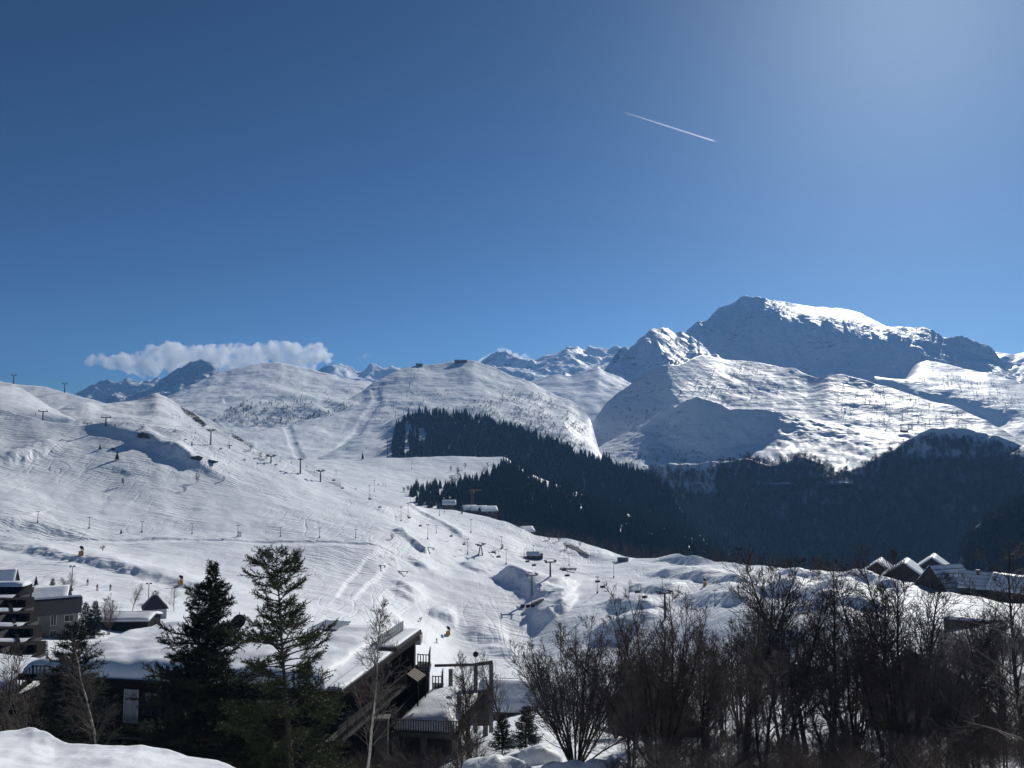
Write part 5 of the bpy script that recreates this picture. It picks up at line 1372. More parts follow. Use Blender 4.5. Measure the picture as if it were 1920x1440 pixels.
# chalets on the right
CHG = 'dark wooden chalets on the right'
house('wooden_chalet', 'leftmost of the dark chalets, gable towards the piste', 'chalet', PY(1650, 1092, 258), 1.0, 10, 12.0, 2.6, 7.2, m_wood2, m_slate, 0.5, 0.8, [('W', -2, 2.2, 1.2, 1.3), ('W', 2, 2.2, 1.2, 1.3)], None, CHG, deep=6)
house('wooden_chalet', 'second dark chalet from the left, half hidden behind bare branches', 'chalet', PY(1700, 1098, 245), 1.0, 11, 12, 3.4, 7.6, m_wood2, m_slate, 0.5, 0.8, [('W', -2, 2.4, 1.2, 1.3), ('W', 2, 2.4, 1.2, 1.3)], None, CHG, deep=6)
house('wooden_chalet', 'chalet with a large steep roof striped by bands of snow', 'chalet', PY(1775, 1122, 226), 0.32, 10.5, 11, 3.6, 9.6, m_wood2, m_slate, 0.22, 0.7, [('S', -2.4, 1.6, 1.2, 1.3), ('S', 1.6, 1.6, 1.2, 1.3), ('W', 0, 3.2, 1.4, 1.4)], (1.5, 1.4), CHG, bands=6, deep=6)
house('wooden_chalet', 'chalet with twin chimneys and a snow-striped roof, left of the rightmost chalet', 'chalet', PY(1845, 1124, 214), 2.5, 10, 9, 3.8, 7.4, m_wood2, m_slate, 0.2, 0.7, [('N', -2, 2.2, 1.2, 1.3), ('N', 2, 2.2, 1.2, 1.3)], (1.0, 1.0), CHG, bands=5, deep=6)
house('wooden_chalet', 'rightmost chalet, its roof running off the right edge', 'chalet', PY(1912, 1128, 206), 2.2, 11, 9, 3.2, 6.6, m_wood2, m_slate, 0.4, 0.7, [('N', 0, 2.0, 1.2, 1.3)], None, CHG, deep=6)
house('wooden_chalet', 'chalet ridge peeping out behind the striped roof', 'chalet', PY(1752, 1088, 250), 1.0, 10, 12, 3.0, 7.6, m_wood2, m_slate, 0.5, 0.7, [], None, CHG, deep=6)
rw = thing('retaining_wall', 'long grey retaining wall with a snow crest below the chalets', 'wall', PY(1820, 1180, 168))
o0 = Vector(rw.location)
pA, pB = PY(1775, 1205, 168) - o0, PY(2010, 1210, 160) - o0
MB().prism([(pA.x, pA.y), (pB.x, pB.y), (pB.x, pB.y + 0.8), (pA.x, pA.y + 0.8)], -8, 2.2).build('wall', m_conc2, rw)
snow_quad('snow_cover', (pA.x, pA.y - .1, 2.205), (pB.x, pB.y - .1, 2.205), (pB.x, pB.y + 1.4, 2.205), (pA.x, pA.y + 1.4, 2.205), 0.5, rw, 50, 4, 0.4, bumps=0.15)

# snow heaps at the bottom
def heap(label, px, py, Y, sx, sy, h, seed, rough=0.25, mat=None):
    p = PY(px, py, Y); V = []; Q = []; n, m = 26, 9
    V.append((0, 0, h))
    for j in range(1, m):
        for i in range(n):
            a = 6.28318 * i / n; r = j / (m - 1)
            w = 1 + 0.25 * float(gnoise(np.array(math.cos(a) * 1.3 + seed), np.array(math.sin(a) * 1.3), 411))
            x, y = sx * r * w * math.cos(a), sy * r * w * math.sin(a)
            z = h * (1 - r ** 1.7) ** 0.8 if r < 1 else -0.6
            z += rough * float(fbm(np.array(x / 0.9 + seed * 7), np.array(y / 0.9), 4, 413)) * (1 - 0.5 * r)
            V.append((x, y, z))
    for i in range(n): Q.append((0, 1 + i, 1 + (i + 1) % n))
    for j in range(m - 2):
        for i in range(n): Q.append((1 + j * n + i, 1 + (j + 1) * n + i, 1 + (j + 1) * n + (i + 1) % n, 1 + j * n + (i + 1) % n))
    o = link_mesh('snow_heap', V, Q, mat or m_roofsnow, None, True); o.location = p
    tag(o, label, 'snow heap'); return o
heap('rounded snow heap at the bottom edge left of the young firs', 935, 1448, 50, 2.6, 1.8, 0.9, 1, 0.3)
heap('long snow heap with a shaded face right of the young firs', 1015, 1428, 54, 1.7, 1.2, 1.1, 2, 0.3)
heap('lumpy ploughed snow heap at the bottom edge under the many-stemmed tree', 1110, 1446, 47, 3.2, 1.0, 0.7, 3, 0.55)
heap('snow heap left of the young firs, in front of the low snowy house', 1000, 1392, 66, 2.6, 2.0, 0.7, 5, 0.25)
# boulders with snow on the knoll
def outcrop(label, px, py, lay, sx, sy, h, seed):
    p = LAY[lay].at(px, py)
    if p is None: return
    rr = random.Random(seed); bm = bmesh.new(); bmesh.ops.create_icosphere(bm, subdivisions=3, radius=1.0)
    for v in bm.verts:
        k = 1 + 0.45 * float(fbm(np.array(v.co.x * 1.6 + seed), np.array(v.co.y * 1.6 + v.co.z * 2.1), 4, 421))
        v.co = Vector((v.co.x * sx * k, v.co.y * sy * k, v.co.z * h * k))
    me = bpy.data.meshes.new('rock_outcrop'); bm.to_mesh(me); bm.free(); me.materials.append(m_stone)
    o = bpy.data.objects.new('rock_outcrop', me); COL.objects.link(o); o.location = p; o.rotation_euler = (0, 0, rr.uniform(-.3, .3)); tag(o, label, 'rock', 'rocks on the left hill')
outcrop('largest dark rock outcrop under the crest of the knoll', 268, 818, 'A', 3.8, 2.0, 1.9, 1)
outcrop('dark rocks on the right shoulder of the knoll', 368, 860, 'A', 3.4, 1.4, 1.2, 2)
outcrop('lower right rock of the knoll shoulder', 395, 866, 'A', 3.4, 1.2, 1.0, 3)
outcrop('small dark rock left of the two firs on the knoll', 212, 842, 'A', 1.3, 0.9, 0.8, 4)
# ------------------------------------------------------------------ ski lifts
def pylon(name, label, base, H, yaw, group=None, mat=None, arm=4.6, rad=0.42, aframe=False, lat=None):
    mat = mat or m_dsteel
    t = thing(name, label, 'lift pylon', base, yaw, group)
    if aframe:
        for s in (-1, 1): MB().bar((s * 1.7, 0, -1), (s * 0.35, 0, H - 0.4), rad * 0.8, rad * 0.5, 8).build('leg', mat, t)
        MB().bar((0, -1.6, -1), (0, -0.2, H - 0.4), rad * 0.8, rad * 0.5, 8).build('leg', mat, t)
    else:
        MB().bar((0, 0, -1), (0, 0, H), rad, rad * 0.62, 12).build('mast', mat, t)
        ld = MB()
        for s in (-0.2, 0.2): ld.bar((s, -rad - 0.12, 0.5), (s, -rad * 0.62 - 0.12, H - 0.3), 0.03, None, 4)
        for i in range(int(H / 0.5)): ld.bar((-0.2, -rad - 0.1, 0.7 + i * 0.5), (0.2, -rad - 0.1, 0.7 + i * 0.5), 0.02, None, 4)
        ld.build('ladder', mat, t)
    MB().box((0, 0, H - 0.15), (arm + 0.5, 0.45, 0.5)).build('crossarm', mat, t)
    for s in (-1, 1):
        b = MB().box((s * arm / 2, 0, H + 0.28), (0.18, 3.2, 0.26))
        sh = b.build('sheave_beam', mat, t)
        w = MB()
        for k in range(4): w.bar((s * arm / 2 - 0.12, -1.2 + 0.8 * k, H + 0.50), (s * arm / 2 + 0.12, -1.2 + 0.8 * k, H + 0.50), 0.28, None, 10)
        w.build('sheave', m_black, sh)
    fr_ = MB()
    for s in (-1, 1): fr_.bar((s * arm / 2.6, 0, H + 0.1), (s * arm / 2.6, 0, H + 1.3), 0.07, None, 5)
    fr_.beam((-arm / 2.6, 0, H + 1.3), (arm / 2.6, 0, H + 1.3), 0.12, 0.12); fr_.build('service_frame', mat, t)
    return t
LIFTG = 'pylons of the chairlift across the left hill'
PYL = [  # px, base, top, label
    (80, 788, 768, 'lift pylon on the far left shoulder, by the bright slope', 'B0'),
    (164, 805, 793, 'lift pylon half sunk behind the crest of the knoll', 'B'),
    (198, 798, 779, 'lift pylon standing on the crest above the knoll', 'A'),
    (395, 834, 804, 'tall pale lift pylon on the right shoulder of the knoll', 'A'),
    (430, 848, 838, 'small lift pylon just right of the tall pale one', 'B'),
    (508, 868, 853, 'lift pylon among the shrubs at the saddle', 'A'),
    (563, 888, 859, 'big lift pylon on the ridge line left of the meadow', 'A'),
    (601, 903, 880, 'dark lift pylon next down the ridge from the big one', 'A'),
    (712, 943, 923, 'lift pylon beside the top of the night piste', 'A'),
    (901, 1041, 1018, 'lift pylon with splayed legs on the piste', 'A'),
    (1032, 1081, 1049, 'dark lift pylon right of the red-decked hut', 'A'),
    (997, 1118, 1074, 'tall grey concrete lift pylon beside the shaded bowl', 'A'),
    (1247, 1160, 1106, 'lift pylon rising behind the dense bare tree', 'A')]
tops = []
for i, (px, b, tp, lab, lay) in enumerate(PYL):
    g = LAY[lay].at(px, b)
    if g is None: continue
    d = math.hypot(g.x, g.y); H = max(5.0, P(px, tp, d).z - g.z)
    tops.append((g, H, lab, px))
def yaw_of(i):
    a = tops[max(0, i - 1)][0]; b = tops[min(len(tops) - 1, i + 1)][0]; v = b - a
    return math.atan2(v.y, v.x) - math.pi / 2
for i, (g, H, lab, px) in enumerate(tops):
    pylon('lift_pylon', lab, g, H - 1.0, yaw_of(i) if 2 < i < 11 else 0.5, LIFTG, m_steel if px in (395, 997) else m_dsteel, 4.6, 0.45 if px != 997 else 0.6, px == 901)
for px, b, lay, H, lab in ((784, 694, 'E', 11, 'far lift pylon just under the summit station'), (777, 708, 'E', 11, 'far lift pylon second below the summit station'), (768, 727, 'E', 12, 'far lift pylon third below the summit station'),
                      (763, 744, 'E', 12, 'far lift pylon fourth below the summit station'), (741, 782, 'E', 12, 'far lift pylon on the steep slope left of the wood'), (726, 856, 'M', 24, 'tall far lift pylon at the left edge of the spruce wood'),
                      (717, 733, 'E', 10, 'far lift pylon left of the summit line'), (25, 719, 'B00', 9, 'lift pylon on the skyline at the far left'), (121, 735, 'B00', 9, 'lift pylon on the skyline right of the bright slope'),
                      (1753, 798, 'K', 16, 'lift pylon on the crest above the gorge woods'), (1568, 785, 'J2', 14, 'lift pylon on the sunlit middle slope of the far mountainside')):
    g = LAY[lay].at(px, b + 1.5)
    if g is None: print('MISS pylon', px, b); continue
    pylon('lift_pylon', lab, g, H, 0.2, 'far lift pylons', m_dsteel, 4.2, 0.5)

# cable and chairs
def chair_proto():
    t = thing('lift_chair', 'x', 'lift chair')
    MB().bar((0, 0, 0), (0, 0, -1.9), 0.05, None, 5).bar((0, 0, -1.9), (0.0, -0.5, -2.2), 0.05, None, 5).build('hanger', m_dsteel, t)
    MB().box((0, 0.05, -3.05), (2.2, 0.55, 0.14)).build('seat', m_black, t)
    MB().box((0, 0.36, -2.7), (2.2, 0.10, 0.62)).build('backrest', m_black, t)
    mb = MB()
    for s in (-1, 1): mb.bar((s * 1.1, -0.1, -3.05), (s * 1.1, 0.1, -2.1), 0.05, None, 5)
    mb.bar((-1.1, 0.1, -2.1), (1.1, 0.1, -2.1), 0.05, None, 5); mb.build('frame', m_dsteel, t)
    return t
near = [k for k in tops if k[3] in (198, 395, 508, 563, 601, 712, 901, 1032, 1247)]
SHORT = {198: 'knoll crest', 395: 'tall pale pylon', 508: 'saddle', 563: 'big ridge pylon', 601: 'dark ridge pylon', 712: 'night piste', 901: 'splayed-leg pylon', 1032: 'red-decked hut', 1247: 'dense bare tree'}
ORD = ('first', 'second', 'third', 'fourth', 'fifth', 'sixth', 'seventh')
cable = MB(); chairs = []
for (g0, H0, _, p0_), (g1, H1, _, p1_) in zip(near[:-1], near[1:]):
    dv = (g1 - g0); sdv = Vector((dv.y, -dv.x, 0)).normalized() * 2.3
    for s in (-1, 1):
        a = g0 + Vector((0, 0, H0 - 0.35)) + sdv * s; b = g1 + Vector((0, 0, H1 - 0.35)) + sdv * s; L = (b - a).length; prev = a
        for k in range(1, 9):
            u = k / 8; p = a.lerp(b, u) - Vector((0, 0, 0.015 * L * 4 * u * (1 - u))); cable.bar(prev, p, 0.028, None, 4, False); prev = p
        nch = max(1, int(L / 26))
        for k in range(nch):
            u = (k + 0.5 + 0.2 * s) / nch; p = a.lerp(b, u) - Vector((0, 0, 0.015 * L * 4 * u * (1 - u) + 0.03)); chairs.append((p, math.atan2(dv.y, dv.x) + math.pi / 2, '%s empty chair on the %s strand from %s to %s' % (ORD[k], 'left' if s < 0 else 'right', SHORT[p0_], SHORT[p1_])))
tag(cable.build('lift_cable', m_dsteel), 'thin steel haul cable of the chairlift running over all its pylons', 'cable')
cp = chair_proto(); cp.location = chairs[0][0]; cp.rotation_euler = (0, 0, chairs[0][1])
cp['label'] = chairs[0][2]; cp['group'] = 'empty chairs on the chairlift'
for p, r, lab in chairs[1:]:
    dup(cp, p, r, 1.0, lab, 'empty chairs on the chairlift')

# ------------------------------------------------------------------ floodlight poles
def lamp_proto(kind):
    t = thing('floodlight_pole', 'x', 'lamp post')
    MB().bar((0, 0, -0.6), (0, 0, 8.0), 0.11, 0.07, 8).build('pole', m_dsteel, t)
    MB().beam((-0.55, 0, 7.95), (0.55, 0, 7.95), 0.1, 0.1).build('crossbar', m_dsteel, t)
    for s in (-0.4, 0.4): MB().box((s, -0.12, 8.12), (0.5, 0.34, 0.42)).build('floodlight', m_dsteel, t)
    MB().box((0, 0.02, 0.4), (0.5, 0.3, 0.9)).build('safety_pad', m_yel if kind else m_black, t)
    return t
LP = [ # px, base, top, label
    (70, 980, 959, 'leftmost floodlight pole of the row above the traverse track'), (167, 991, 969, 'second floodlight pole from the left above the traverse track'),
    (266, 998, 977, 'third floodlight pole from the left above the traverse track, near the small fir'), (360, 1001, 981, 'fourth floodlight pole from the left above the traverse track'),
    (446, 1006, 985, 'fifth floodlight pole above the traverse track, beside a shrub'), (526, 1006, 988, 'sixth floodlight pole above the traverse track'),
    (599, 1008, 990, 'seventh floodlight pole above the traverse track'), (667, 1009, 992, 'rightmost floodlight pole of the row above the traverse track'),
    (630, 903, 882, 'floodlight pole on the ridge beside the meadow'), (692, 935, 910, 'slender floodlight pole left of the night piste'), (702, 922, 900, 'tall floodlight pole at the top of the night piste'),
    (752, 977, 950, 'tall floodlight pole on the shrubby strip left of the curved piste'), (765, 969, 943, 'floodlight pole behind the shrubby strip left of the curved piste'),
    (802, 1011, 983, 'floodlight pole on the inner bend of the curved piste'), (770, 943, 930, 'floodlight pole at the head of the curved piste'), (824, 967, 945, 'floodlight pole on the outer edge of the curved piste'),
    (883, 999, 974, 'floodlight pole on the smooth piste below the crane'), (877, 1039, 1010, 'floodlight pole left of the splayed-leg pylon'), (940, 1030, 1006, 'floodlight pole beside the black snow gun on the piste'),
    (949, 1058, 1029, 'floodlight pole right of the splayed-leg pylon'), (1000, 1037, 1022, 'floodlight pole behind the red-decked hut'), (1067, 1060, 1037, 'floodlight pole at the lower end of the dark road'),
    (1166, 1050, 1036, 'floodlight pole behind the grey container'), (1151, 1083, 1053, 'floodlight pole in the middle of the wide right piste'), (1120, 1112, 1081, 'floodlight pole beside the trail of lift chairs'),
    (1242, 1112, 1082, 'floodlight pole just above the dense bare tree'), (1341, 1137, 1106, 'floodlight pole in the hollow right of the dense bare tree'), (772, 880, 866, 'small floodlight pole on the meadow'),
    (134, 1108, 1061, 'floodlight pole rising out of the round bare tree on the left field'), (278, 1135, 1093, 'floodlight pole behind the small blue hut'), (818, 1000, 985, 'short pole on the curved piste')]
lpp = None
for px, b, tp, lab in LP:
    lay = 'A'; g = LAY['A'].at(px, b)
    if g is None or b < 905: 
        q = LAY['N'].at(px, b)
        if q is not None and (g is None or px > 690): g = q
    if g is None: print('MISS lamp', px, b); continue
    d = math.hypot(g.x, g.y); H = P(px, tp, d).z - g.z
    if lpp is None: lpp = lamp_proto(0); o = lpp; o.location = g; o['label'] = lab; o['group'] = 'floodlight poles along the pistes'; o.scale = (1, 1, H / 8.3)
    else: dup(lpp, g, 0.3 * math.sin(px), (1.15, 1.15, H / 8.3), lab, 'floodlight poles along the pistes')

# ------------------------------------------------------------------ snow guns
def snow_gun(label, px, py, lay='A', yaw=0.6, s=1.0):
    g = LAY[lay].at(px, py); t = thing('snow_gun', label, 'snow gun', g, yaw, 'fan snow guns beside the pistes')
    t.scale = (s * 0.8,) * 3
    MB().box((0, 0, 0.75), (1.5, 1.1, 1.5), 0, 0.85).build('padding', m_yel, t)
    MB().bar((0, 0, 1.4), (0, 0, 2.6), 0.14, 0.10, 8).build('stand', m_dsteel, t)
    fn_ = MB().bar((0, -0.75, 2.75), (0, 0.55, 2.95), 0.52, 0.44, 14, False).bar((0, 0.55, 2.95), (0, 0.75, 2.98), 0.44, 0.30, 14).build('fan_barrel', m_black, t)
    MB().bar((0, -0.78, 2.745), (0, -0.70, 2.757), 0.60, 0.60, 14, False).build('nozzle_ring', m_dsteel, fn_)
    MB().box((0.62, 0, 2.0), (0.4, 0.6, 0.7)).build('control_box', m_yel, t)
    return t
snow_gun('orange-padded snow gun on the bank at the far left', 151, 1041, yaw=0.8, s=1.15)
snow_gun('orange-padded snow gun on the bank above the small blue hut', 338, 1096, yaw=0.9, s=1.05)
snow_gun('yellow-padded snow gun on the lower piste right of the building', 840, 1191, yaw=0.5, s=1.2)
snow_gun('orange-padded snow gun among the shaded waves on the right', 1322, 1098, yaw=-0.5, s=1.15)
snow_gun('dark snow gun beside the tall floodlight pole on the middle piste', 942, 1028, yaw=0.4, s=0.8)
snow_gun('small snow gun at the crest below the snowy roofs', 866, 963, yaw=0.4, s=0.9)

# ------------------------------------------------------------------ buildings on the slope
g = LAY['A'].at(1000, 1047)
hut = house('piste_hut', 'dark piste hut with a red-edged sun deck in the middle of the slope', 'hut', g, 0.05, 6.6, 5.0, 2.0, 3.7, m_wood2, m_slate, 0.3, 0.4, [('S', -1.5, 1.1, 1.0, 0.9), ('S', 1.5, 1.1, 1.0, 0.9)], None, deep=3)
MB().box((-6.0, -0.5, 0.35), (5.2, 3.6, 0.7)).build('deck', m_red, hut)
railing(hut, [Vector((-8.5, -2.2, 0.7)), Vector((-3.5, -2.2, 0.7))], 0.9, m_wood, 1.6, 0.35, 0.06)
MB().box((4.0, 0.2, 1.2), (2.2, 3.0, 2.6)).build('side_room', m_wood2, hut)
MB().bar((-5.0, 0.5, 0.7), (-5.0, 0.5, 3.4), 0.18, 0.12, 6).build('flue', m_dsteel, hut)
g = LAY['A'].at(1168, 1052); t = thing('container', 'small grey container hut at the far edge of the piste', 'container', g, 0.05)
MB().box((0, 0, 0.9), (5.6, 2.4, 2.2)).build('box', m_plaster, t); MB().box((0, 0, 2.04), (5.8, 2.6, 0.1)).build('roof', m_zinc, t); MB().box((-1.4, -1.22, 0.95), (0.9, 0.05, 1.8)).build('door', m_dsteel, t)
for px, py, lab in ((980, 1138, 'leftmost of three dark piste boxes by the concrete pylon'), (990, 1138, 'middle of three dark piste boxes by the concrete pylon'), (999, 1137, 'rightmost of three dark piste boxes, next to the pale ramp block')):
    g = LAY['A'].at(px, py + 1); t = thing('piste_box', lab, 'box', g, 0.3, 'dark boxes by the concrete pylon')
    MB().box((0, 0, 0.55), (1.5, 1.1, 1.1)).build('body', m_wood, t); MB().box((0, 0, 1.13), (1.6, 1.2, 0.06)).build('lid', m_dsteel, t)
g = LAY['A'].at(1008, 1131); t = thing('ramp_block', 'pale ramp block right of the three dark boxes', 'block', g, 0.7)
MB().add([(-3, -.6, -.3), (3, -.6, -.3), (3, .6, -.3), (-3, .6, -.3), (-3, -.6, .5), (3, -.6, 1.5), (3, .6, 1.5), (-3, .6, .5)], [(3, 2, 1, 0), (4, 5, 6, 7), (0, 1, 5, 4), (1, 2, 6, 5), (2, 3, 7, 6), (3, 0, 4, 7)]).build('body', m_plaster, t)
g = LAY['A'].at(1065, 1070); t = thing('slatted_frame', 'dark slatted frame lying on the piste right of the red-decked hut', 'frame', g, -0.25)
for k in range(3): MB().beam((-4.2, -1.0 + 1.0 * k, 0.6 + 0.25 * k), (4.2, -1.0 + 1.0 * k, 0.6 + 0.25 * k), 0.25, 0.3).build('bar', m_dsteel, t)
for k in range(4): MB().beam((-4 + 2.7 * k, -1.1, 0.2), (-4 + 2.7 * k, 1.2, 1.2), 0.2, 0.2).build('strut', m_dsteel, t)
# rails of the terrain park
for px, py, yaw, L, lab in ((805, 1029, -0.9, 9, 'long dark grind rail beside the dark hollow of the park'), (754, 1074, -0.3, 6, 'short dark grind rail above the park hollow'), (716, 1063, -0.5, 4, 'small dark rail at the top of the two groomed tracks'), (920, 1038, -0.8, 9, 'dark grind rail right of the splayed-leg pylon')):
    g = LAY['A'].at(px, py); t = thing('grind_rail', lab, 'rail', g, yaw, 'grind rails of the terrain park')
    MB().beam((-L / 2, 0, 0.6), (L / 2, 0, 0.6), 0.45, 0.22).build('rail', m_dsteel, t)
    for s in (-1, 1): MB().box((s * L * 0.38, 0, 0.2), (0.2, 0.5, 0.8)).build('foot', m_dsteel, t)
# houses by the crane, beyond the edge of the piste
HG = 'snow-roofed houses below the crane'
for px, py, Y, rz, L, W, lab in ((880, 962, 545, 0.3, 9, 8, 'leftmost snow-roofed house below the crane'), (897, 963, 540, 0.2, 11, 8, 'middle snow-roofed house below the crane'), (915, 964, 532, 0.3, 11, 9, 'rightmost snow-roofed house below the crane'),
                                 (842, 952, 560, 0.1, 9, 7, 'snow-roofed house standing alone left of the crane'), (987, 1003, 500, 0.5, 8, 7, 'snow-roofed house beside the dark road')):
    house('snowy_house', lab, 'house', PY(px, py, Y), rz, L, W, 2.6, 5.0, m_wood2, m_slate, 0.8, 0.6, [('S', -2, 1.4, 1.0, 1.1), ('S', 2, 1.4, 1.0, 1.1)], None, HG, deep=8)
cr = thing('tower_crane', 'yellow tower crane standing before the dark spruce wood', 'crane', PY(886, 954, 555), 0.12)
hh = PY(886, 921, 555).z - cr.location.z; mb = MB()
for sx in (-.6, .6):
    for sy in (-.6, .6): mb.bar((sx, sy, -4), (sx, sy, hh), 0.09, None, 5)
for k in range(10):
    z = -4 + (hh + 4) * k / 10; z1 = -4 + (hh + 4) * (k + 1) / 10; s = 1 if k % 2 else -1
    mb.bar((-.6 * s, -.6, z), (.6 * s, -.6, z1), 0.08, None, 4); mb.bar((-.6 * s, .6, z), (.6 * s, .6, z1), 0.08, None, 4); mb.bar((-.6, -.6 * s, z), (-.6, .6 * s, z1), 0.08, None, 4); mb.bar((.6, -.6 * s, z), (.6, .6 * s, z1), 0.08, None, 4)
m_crane = plain('mustard_paint', (0.20, 0.13, 0.04), 0.6, 0.2, 3.0)
mb.build('mast', m_crane, cr)
mb = MB()
for dz, dy in ((0, -.5), (0, .5), (1.0, 0)): mb.bar((-2.2, dy, hh + .4 + dz), (6.6, dy, hh + .4 + dz * .6), 0.11, None, 5)
for k in range(12): x = -2.2 + 8.8 * k / 12; mb.bar((x, -.5, hh + .4), (x + .37, 0, hh + 1.3), 0.07, None, 4); mb.bar((x + .37, 0, hh + 1.3), (x + .73, .5, hh + .4), 0.07, None, 4)
mb.build('jib', m_crane, cr); MB().box((-1.9, 0, hh - .3), (1.2, 1.0, 1.4)).build('counterweight', m_conc2, cr); MB().box((0.9, -.7, hh - .5), (1.0, 1.0, 1.4)).build('cab', m_crane, cr)
# summit stations and the red hut
for px, py, lay, L, lab, m in ((786, 686, 'E', 16, 'dark lift station on the summit of the middle hill', m_dsteel), (864, 679, 'E', 30, 'long low dark building on the skyline of the middle hill', m_wood2), (1695, 810, 'K', 11, 'red-brown lift hut at the crest above the gorge woods', m_red)):
    g = LAY[lay].at(px, py) or LAY['J'].at(px, py)
    if g is None: print('MISS st', px); continue
    house('lift_station', lab, 'lift station', g, 0.1, L, 8, 4.0 if L > 12 else 3.2, 6.0 if L > 12 else 5.0, m, m_slate, 0.0, 0.6, [('S', -3, 2, 2, 1.4), ('S', 3, 2, 2, 1.4)], None, snow_sides=(0, 0), deep=6)
# the dark bare road on the right edge of the piste
rd = [P(a, b, d) for a, b, d in ((1066, 1022, 470), (1078, 1028, 466), (1088, 1036, 460), (1098, 1044, 454), (1106, 1048, 450))]
S = LAY['A']; mb = MB(); pr = None
for a, b in ((1064, 1022), (1072, 1026), (1080, 1030), (1087, 1035), (1094, 1040), (1100, 1044)):
    l, r = S.at(a - 3, b + 1), S.at(a + 8, b)
    if l is None or r is None: continue
    l.z += 0.35; r.z += 0.35
    if pr: mb.add([pr[0], pr[1], r, l], [(0, 1, 2, 3)])
    pr = (l, r)
if mb.f: tag(mb.build('road', plain('wet_asphalt', (0.05, 0.048, 0.047), 0.8, 0.3, 0.6)), kind='structure')

# ------------------------------------------------------------------ skiers
def person_mesh(seed):
    """one continuous body in a skiing crouch: joints as a skinned skeleton"""
    J = [((0, 0, .95), .155), ((0, .03, 1.20), .165), ((0, -.03, 1.42), .12), ((0, -.09, 1.53), .065), ((0, -.12, 1.66), .105), ((0, -.13, 1.76), .075),
         ((.20, -.03, 1.40), .075), ((.34, -.12, 1.16), .058), ((.30, -.36, 1.10), .045), ((-.20, -.03, 1.40), .075), ((-.34, -.12, 1.16), .058), ((-.30, -.36, 1.10), .045),
         ((.12, .0, .88), .11), ((.15, -.17, .52), .085), ((.15, -.02, .12), .07), ((.15, -.18, .06), .06), ((-.12, .0, .88), .11), ((-.15, -.17, .52), .085), ((-.15, -.02, .12), .07), ((-.15, -.18, .06), .06)]
    E = [(0, 1), (1, 2), (2, 3), (3, 4), (4, 5), (2, 6), (6, 7), (7, 8), (2, 9), (9, 10), (10, 11), (0, 12), (12, 13), (13, 14), (14, 15), (0, 16), (16, 17), (17, 18), (18, 19)]
    me = bpy.data.meshes.new('body_skeleton'); me.from_pydata([j[0] for j in J], E, [])
    o = bpy.data.objects.new('body_tmp', me); COL.objects.link(o)
    o.modifiers.new('skin', 'SKIN')
    for i, j in enumerate(J): me.skin_vertices[0].data[i].radius = (j[1], j[1])
    me.skin_vertices[0].data[0].use_root = True
    o.modifiers.new('sub', 'SUBSURF').levels = 1
    dg = bpy.context.evaluated_depsgraph_get(); out = bpy.data.meshes.new_from_object(o.evaluated_get(dg))
    bpy.data.objects.remove(o); out.name = 'body'
    return out
body_me = person_mesh(0)
m_suit = [plain('dark_ski_suit', (0.03, 0.035, 0.05), 0.8, 0.3, 6), plain('red_ski_suit', (0.20, 0.03, 0.03), 0.8, 0.3, 6), plain('blue_ski_suit', (0.03, 0.07, 0.16), 0.8, 0.3, 6)]
def skier(label, px, py, lay, yaw, mi, board=False):
    g = LAY[lay].at(px, py)
    if g is None: print('MISS skier', px, py); return
    t = thing('person', label, 'person', g + Vector((0, 0, 0.03)), yaw)
    me = body_me.copy(); me.materials.clear(); me.materials.append(m_suit[mi]); o = bpy.data.objects.new('body', me); COL.objects.link(o); o.parent = t
    bm = bmesh.new(); bmesh.ops.create_uvsphere(bm, u_segments=10, v_segments=6, radius=0.135)
    for v in bm.verts: v.co = Vector((v.co.x, v.co.y - .12, max(v.co.z, -0.03) + 1.70))
    hm_ = bpy.data.meshes.new('helmet'); bm.to_mesh(hm_); bm.free(); hm_.materials.append(m_black); h = bpy.data.objects.new('helmet', hm_); COL.objects.link(h); h.parent = t
    for s in (-1, 1):
        MB().box((s * .15, -.15, .015), (.10, 1.7, .03)).build('ski', m_dsteel, t)
        MB().bar((s * .30, -.38, 1.15), (s * .42, -.05, .02), 0.012, None, 5).build('pole', m_dsteel, t)
    return t
skier('skier in dark clothes on the left field, nearest the round bare tree', 164, 1097, 'A', 0.5, 0)
skier('middle of three skiers on the left field', 182, 1107, 'A', 0.9, 1)
skier('rightmost of three skiers on the left field', 207, 1107, 'A', 0.2, 0)
skier('lone skier on the lower piste below the yellow snow gun', 819, 1206, 'A', -0.6, 0)
skier('skier coming down the outer edge of the curved piste', 802, 953, 'A', 0.3, 0)
skier('skier right of the floodlight pole on the outer edge of the curved piste', 833, 962, 'A', -0.3, 2)
skier('skier standing on the crest beside the lift pylon above the knoll', 215, 800, 'A', 0.9, 0)
skier('skier on the far left slope below the bright hill', 143, 783, 'B0', 0.4, 0)
skier('skier beside the far left lift pylon', 67, 779, 'B0', -0.4, 0)
skier('small far skier on the piste between the two hills', 612, 848, 'E', 0.2, 0)

